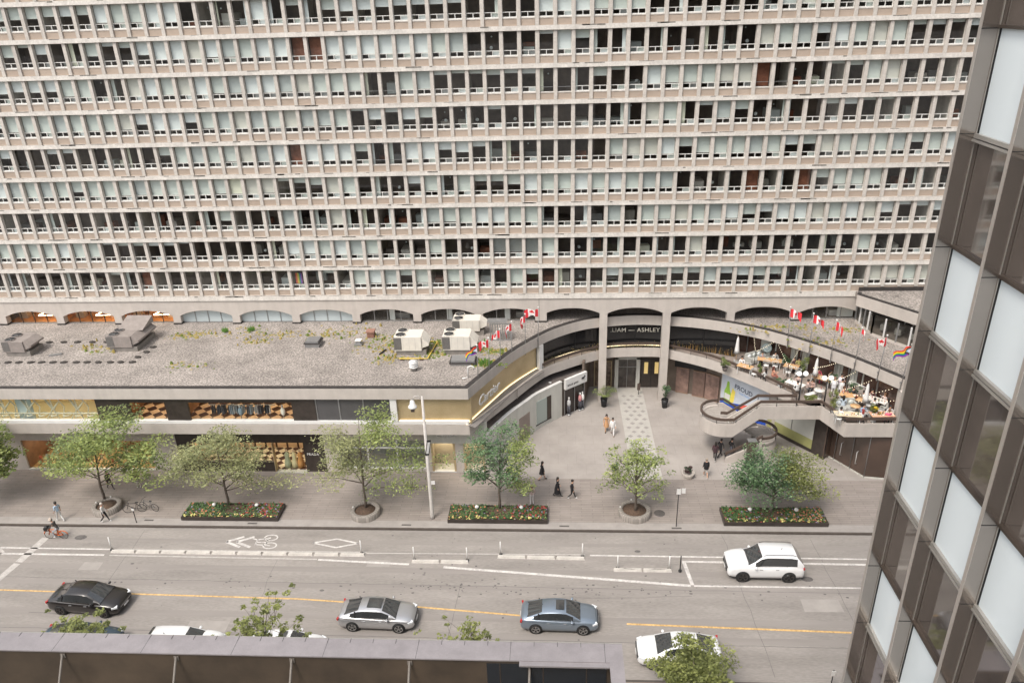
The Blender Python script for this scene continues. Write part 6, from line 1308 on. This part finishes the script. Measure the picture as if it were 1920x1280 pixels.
def sofa(x, y, rz, L, label):
    t = thing('sofa', label, 'sofa', (x, y, TZ), R(rz)); g = MB(); g.box(-L/2, L/2, -.4, .4, .12, .42, SOFA); g.ob('seat', t); g = MB(); g.box(-L/2, L/2, .28, .45, .42, .85, SOFA); g.ob('backrest', t); g = MB(); g.box(-L/2, -L/2+.15, -.4, .28, .42, .65, SOFA); g.ob('armrest', t); g = MB(); g.box(L/2-.15, L/2, -.4, .28, .42, .65, SOFA); g.ob('armrest', t)
    n = int(L/.6)
    for q in range(n): g = MB(); g.ell((-L/2+.35+q*(L-.7)/max(1, n-1), .2, .62), (.22, .09, .2), BLIND if q % 2 else BLINDW, 10, 6); g.ob('cushion', t)
sofa(18.9, -1.7, 30, 1.8, 'grey sofa left of the long wooden table'); sofa(20.6, -1.5, -35, 2.0, 'grey sofa behind the long wooden table'); sofa(23.7, -10.3, 8, 1.7, 'grey sofa of the pale blue diner')
g = MB(); g.box(-.8, .8, -.18, .18, .4, .46, WPAINT); g.box(-.7, -.6, -.15, .15, 0, .4, WPAINT); g.box(.6, .7, -.15, .15, 0, .4, WPAINT); tag(g.ob('bench', None, (21.95, -8.2, TZ), R(28)), 'white bench beside the first globe lamp', 'bench')
g = MB(); g.box(-.9, .9, -.35, .35, 0, .9, mat('pale_serving_counter', (.55, .48, .44), .6)); g.box(-.95, .95, -.4, .4, .9, .95, WPAINT)
for q in range(3): g.box(-.91, .91, -.357, -.352, .2+q*.25, .22+q*.25, CLO)
tag(g.ob('serving_counter', None, (25.75, -7.7, TZ), R(-28)), 'pale serving counter near the restaurant wall', 'counter')
def umbrella(x, y, h, label, tilt=0):
    t = thing('closed_umbrella', label, 'umbrella', (x, y, TZ), 0, 'closed white umbrellas'); g = MB(); g.cyl(0, 0, 0, h, .03, WOOD, 8); g.cyl(0, 0, 0, .06, .28, GREYM, 16); g.ob('pole', t); g = MB(); n = 16
    prof = [(.03, h), (.09, h-.25), (.13, h-.8), (.17, h-1.25), (.22, h-1.6), (.10, h-1.55)]
    vs = [((r*(1+.16*(-1)**k))*math.cos(2*PI*k/n), (r*(1+.16*(-1)**k))*math.sin(2*PI*k/n), z) for r, z in prof for k in range(n)]
    g.add(vs, [(i*n+k, i*n+(k+1) % n, (i+1)*n+(k+1) % n, (i+1)*n+k) for i in range(len(prof)-1) for k in range(n)], mat('white_canvas', (.76, .75, .73), .8), True); g.ob('canopy', t)
umbrella(17.15, -1.9, 2.55, 'closed white umbrella beside the right column of the arcade'); umbrella(22.6, -6.1, 2.5, 'closed white umbrella behind the first globe lamp'); umbrella(24.85, -10.9, 2.7, 'tallest closed white umbrella near the front of the terrace')
GLO = emat('globe_glass', (.85, .84, .8), .35)
def globelamp(x, y, label):
    t = thing('globe_lamp', label, 'lamp', (x, y, TZ), 0, 'twin globe lamps on the terrace'); g = MB(); g.tube([(0, 0, 0), (0, 0, .5), (0, 0, 2.4)], [.09, .06, .045], BLACK, 10); g.tube([(-.25, 0, 2.35), (0, 0, 2.2), (.25, 0, 2.35)], .03, BLACK, 8); g.ob('post', t)
    for s in (-1, 1): g = MB(); g.ell((s*.25, 0, 2.55), (.2, .2, .2), GLO, 16, 10); g.ob('globe', t)
globelamp(20.55, -9.0, 'black twin globe lamp at the top of the stair, left one'); globelamp(22.25, -9.75, 'black twin globe lamp right of the stair head')
for x, y, l, m, kw in [(18.6, -4.5, 'slim green potted shrub between the first table and the rail', LG, dict(h=.9, spread=.22)), (21.1, -3.0, 'round dark bush in a planter behind the wooden table', LD, dict(h=1.1, spread=.45)), (22.1, -4.6, 'tall leafy plant beside the first closed umbrella at mid terrace', LG, dict(h=1.5, spread=.4)), (19.8, -6.4, 'low dark plant in a white basket by the rail', LD, dict(h=.4, spread=.3)), (23.9, -6.7, 'dark green plant beside the orange wood table', LD, dict(h=.9, spread=.4)), (22.75, -10.6, 'tall yellow green plant in a white pot behind the second globe lamp', LO, dict(h=1.5, spread=.35)), (25.2, -12.0, 'bush with yellow blooms at the front rail', LO, dict(h=1.0, spread=.3, flowers=cm((.85, .62, .05)))), (21.4, -9.2, 'low spreading shrub between the two globe lamps', LO, dict(h=.4, spread=.45)), (15.9, -3.4, 'green shrub at the rail left of the closed umbrella', LG, dict(h=.8, spread=.4)), (25.0, -8.0, 'dark shrub before the restaurant wall', LD, dict(h=.8, spread=.5))]:
    potted(x, y, TZ, .25, .35 if 'basket' not in l else .3, 'bush', l, WPAINT if ('white' in l or 'yellow' in l) else cm((.12, .1, .09)), mats=m, grp='plants on the terrace', **kw)
# large decorative plates on the restaurant wall
PLT = mat('pale_blue_ceramic', (.42, .55, .55), .35, var=.25, scale=5)
for x, y, z, r_, l in ((17.2, -.1, 5.75, .5, 'large pale blue patterned disc standing behind the first table'), (19.0, -.1, 6.95, .33, 'small pale patterned disc high on the brown wall'), (19.9, -1.2, 6.1, .42, 'grey green patterned disc on the brown wall behind the sofas')):
    g = MB(); n = 28
    for q, (ra, m) in enumerate(((r_, PLT), (r_*.78, BLINDW), (r_*.62, PLT), (r_*.3, BLINDW))):
        g.add([(ra*math.cos(2*PI*k/n), -.03-q*.004, ra*math.sin(2*PI*k/n)) for k in range(n)]+[(ra*math.cos(2*PI*k/n), 0, ra*math.sin(2*PI*k/n)) for k in range(n)], [tuple(range(n))]+[(k, (k+1) % n, n+(k+1) % n, n+k) for k in range(n)], m)
    tag(g.ob('wall_disc', None, (x, y-.1, z), R(-30)), l, 'ornament')
# strings of small lights
BULB = emat('warm_bulb', (1, .85, .6), 1.4)
def string(a, b, sag, n, label):
    g = MB(); a, b = Vector(a), Vector(b); pts = [a.lerp(b, k/n)-Vector((0, 0, sag*4*(k/n)*(1-k/n))) for k in range(n+1)]; g.tube(pts, .008, BLACK, 4)
    t = g.ob('string_light'); tag(t, label, 'string light', 'string lights over the terrace'); g = MB()
    for p in pts: g.ell((p.x, p.y, p.z-.04), (.022, .022, .028), BULB, 6, 4)
    o = g.ob('bulbs', t)
for i, (a, b, l) in enumerate([((18.2, -3.9, 7.0), (18.6, -1.5, 7.4), 'left string of small bulbs rising from the first slim pole'), ((18.2, -3.9, 7.0), (20.1, -2.6, 7.35), 'second string of bulbs spreading right from the first slim pole'), ((20.3, -6.3, 6.8), (21.7, -4.1, 7.3), 'string of bulbs from the second slim pole to the fascia'), ((20.3, -6.3, 6.8), (20.4, -2.2, 7.2), 'string of bulbs running straight back from the second slim pole'), ((22.2, -6.6, 6.8), (23.8, -6.8, 7.3), 'string of bulbs beside the diner in pink'), ((23.0, -8.6, 6.6), (24.8, -8.4, 7.3), 'string of bulbs over the standing waiters'), ((23.6, -9.6, 6.4), (25.6, -9.6, 7.2), 'string of bulbs over the table behind the pale blue diner'), ((24.2, -10.4, 6.3), (26.8, -10.6, 7.0), 'string of bulbs just above the tallest closed umbrella'), ((24.4, -10.8, 6.0), (27.0, -11.3, 6.4), 'lowest string of bulbs reaching the corner column')]): string(a, b, .08, 12, l)
for x, y, l in ((18.2, -3.9, 'first slim pole carrying string lights beside the small wooden table'), (20.3, -6.3, 'second slim pole carrying string lights beside the low basket plant')):
    g = MB(); g.cyl(x, y, TZ, 7.05, .025, BLACK, 8); g.cyl(x, y, TZ, TZ+.04, .15, BLACK, 12); tag(g.ob('slim_pole'), l, 'pole')
ST = TZ-.04
SE = [(17.35, -3.15, -10, Wt, (.3, .3, .3), 'seated diner in white at the first table beside the column', {}), (18.75, -5.6, 200, (.6, .6, .58), K, 'seated long haired diner in white at the rail by the basket plant', dict(long=True)), (19.45, -5.2, 100, (.62, .3, .2), (.5, .2, .15), 'seated diner with auburn hair in salmon clothes', dict(hair=(.12, .03, .02), long=True)), (21.7, -3.3, 0, (.12, .08, .08), K, 'seated diner in dark clothes before the restaurant panel', {}), (21.15, -6.6, -30, (.5, .38, .34), K, 'seated diner with long dark hair facing away by the white table', dict(long=True)), (20.75, -7.75, 190, Wt, Wt, 'seated diner in white beside the first globe lamp', {}), (21.6, -7.5, 90, (.55, .42, .38), (.2, .2, .2), 'seated diner in beige by the white bench', {}), (23.1, -5.4, 20, (.7, .12, .2), (.6, .1, .18), 'seated diner in bright pink', dict(long=True)), (24.75, -8.75, 10, (.05, .06, .06), K, 'seated diner in dark clothes behind the two wooden tables', {}), (23.5, -10.25, 150, (.5, .58, .66), (.5, .55, .62), 'seated diner with black hair in a pale blue blouse on the grey sofa', dict(long=True)), (26.05, -9.1, 10, (.16, .07, .07), K, 'seated diner in dark brown in the large group', {}), (25.7, -10.6, 160, Wt, (.3, .3, .3), 'seated diner in white facing away in the large group', {}), (26.8, -9.8, -60, (.6, .5, .47), (.3, .2, .2), 'seated diner in beige at the right of the large group', dict(hair=(.2, .1, .05))), (26.7, -10.6, 220, (.66, .64, .6), (.5, .5, .45), 'seated diner in cream at the near side of the large group', dict(long=True)), (26.1, -12.35, 180, (.7, .15, .25), (.6, .2, .25), 'seated diner in pink red at the crowded peach table', dict(hair=(.15, .08, .05))), (24.2, -12.35, 180, (.72, .7, .68), (.5, .1, .1), 'seated diner with red hair at the crowded cream table', dict(hair=(.3, .04, .03), long=True)), (22.7, -12.0, 120, Wt, Wt, 'seated diner in white at the left of the crowded cream table', dict(skin=1)), (25.3, -11.7, -20, (.7, .68, .66), K, 'seated diner in white left of the crowded peach table', {}), (24.0, -8.7, 60, (.5, .22, .16), K, 'seated diner in rust red behind the waiters', dict(hair=(.1, .04, .02)))]
SE += [(19.3, -2.2, 0, (.3, .32, .35), K, 'seated diner in grey on the sofa behind the long wooden table', {}), (20.4, -2.2, 10, (.62, .6, .57), K, 'seated diner in off white behind the right end of the long wooden table', dict(long=True)), (22.0, -7.4, -30, (.45, .3, .26), K, 'seated diner in dusty rose between the two globe lamps', dict(long=True)), (23.9, -5.9, 30, (.62, .5, .42), K, 'seated diner in tan at the right of the orange wood table', {}), (24.55, -11.5, 10, (.3, .4, .55), K, 'seated diner in mid blue between the two crowded front tables', dict(long=True)), (26.4, -11.7, 0, (.6, .58, .55), K, 'seated diner in pale grey behind the crowded peach table', {}), (25.3, -9.4, 60, (.7, .68, .65), K, 'seated diner in white at the left end of the large group', dict(skin=1)), (22.1, -3.4, -20, (.55, .5, .2), K, 'seated diner in mustard yellow by the tall leafy pot', {})]
for x, y, f, c, lg, l, kw in SE: person(x, y, ST, f, c, lg, l, 'sit', group='people on the terrace', **kw)
person(23.5, -8.0, TZ, 170, Wt, Wt, 'standing waiter in white with a bald head, left of the group of three', 'stand', skin=1, hair=(.25, .14, .1), group='people on the terrace', jacket=(.7, .7, .72))
person(24.25, -7.4, TZ, 0, (.7, .62, .68), (.6, .6, .6), 'standing waiter in pale lilac at the back of the group of three', 'stand', skin=0, group='people on the terrace', jacket=(.7, .64, .7), arm=1)
person(24.0, -8.3, TZ, 60, Wt, Wt, 'standing waiter in white nearest the tall yellow green plant', 'stand', group='people on the terrace', jacket=(.72, .72, .72))
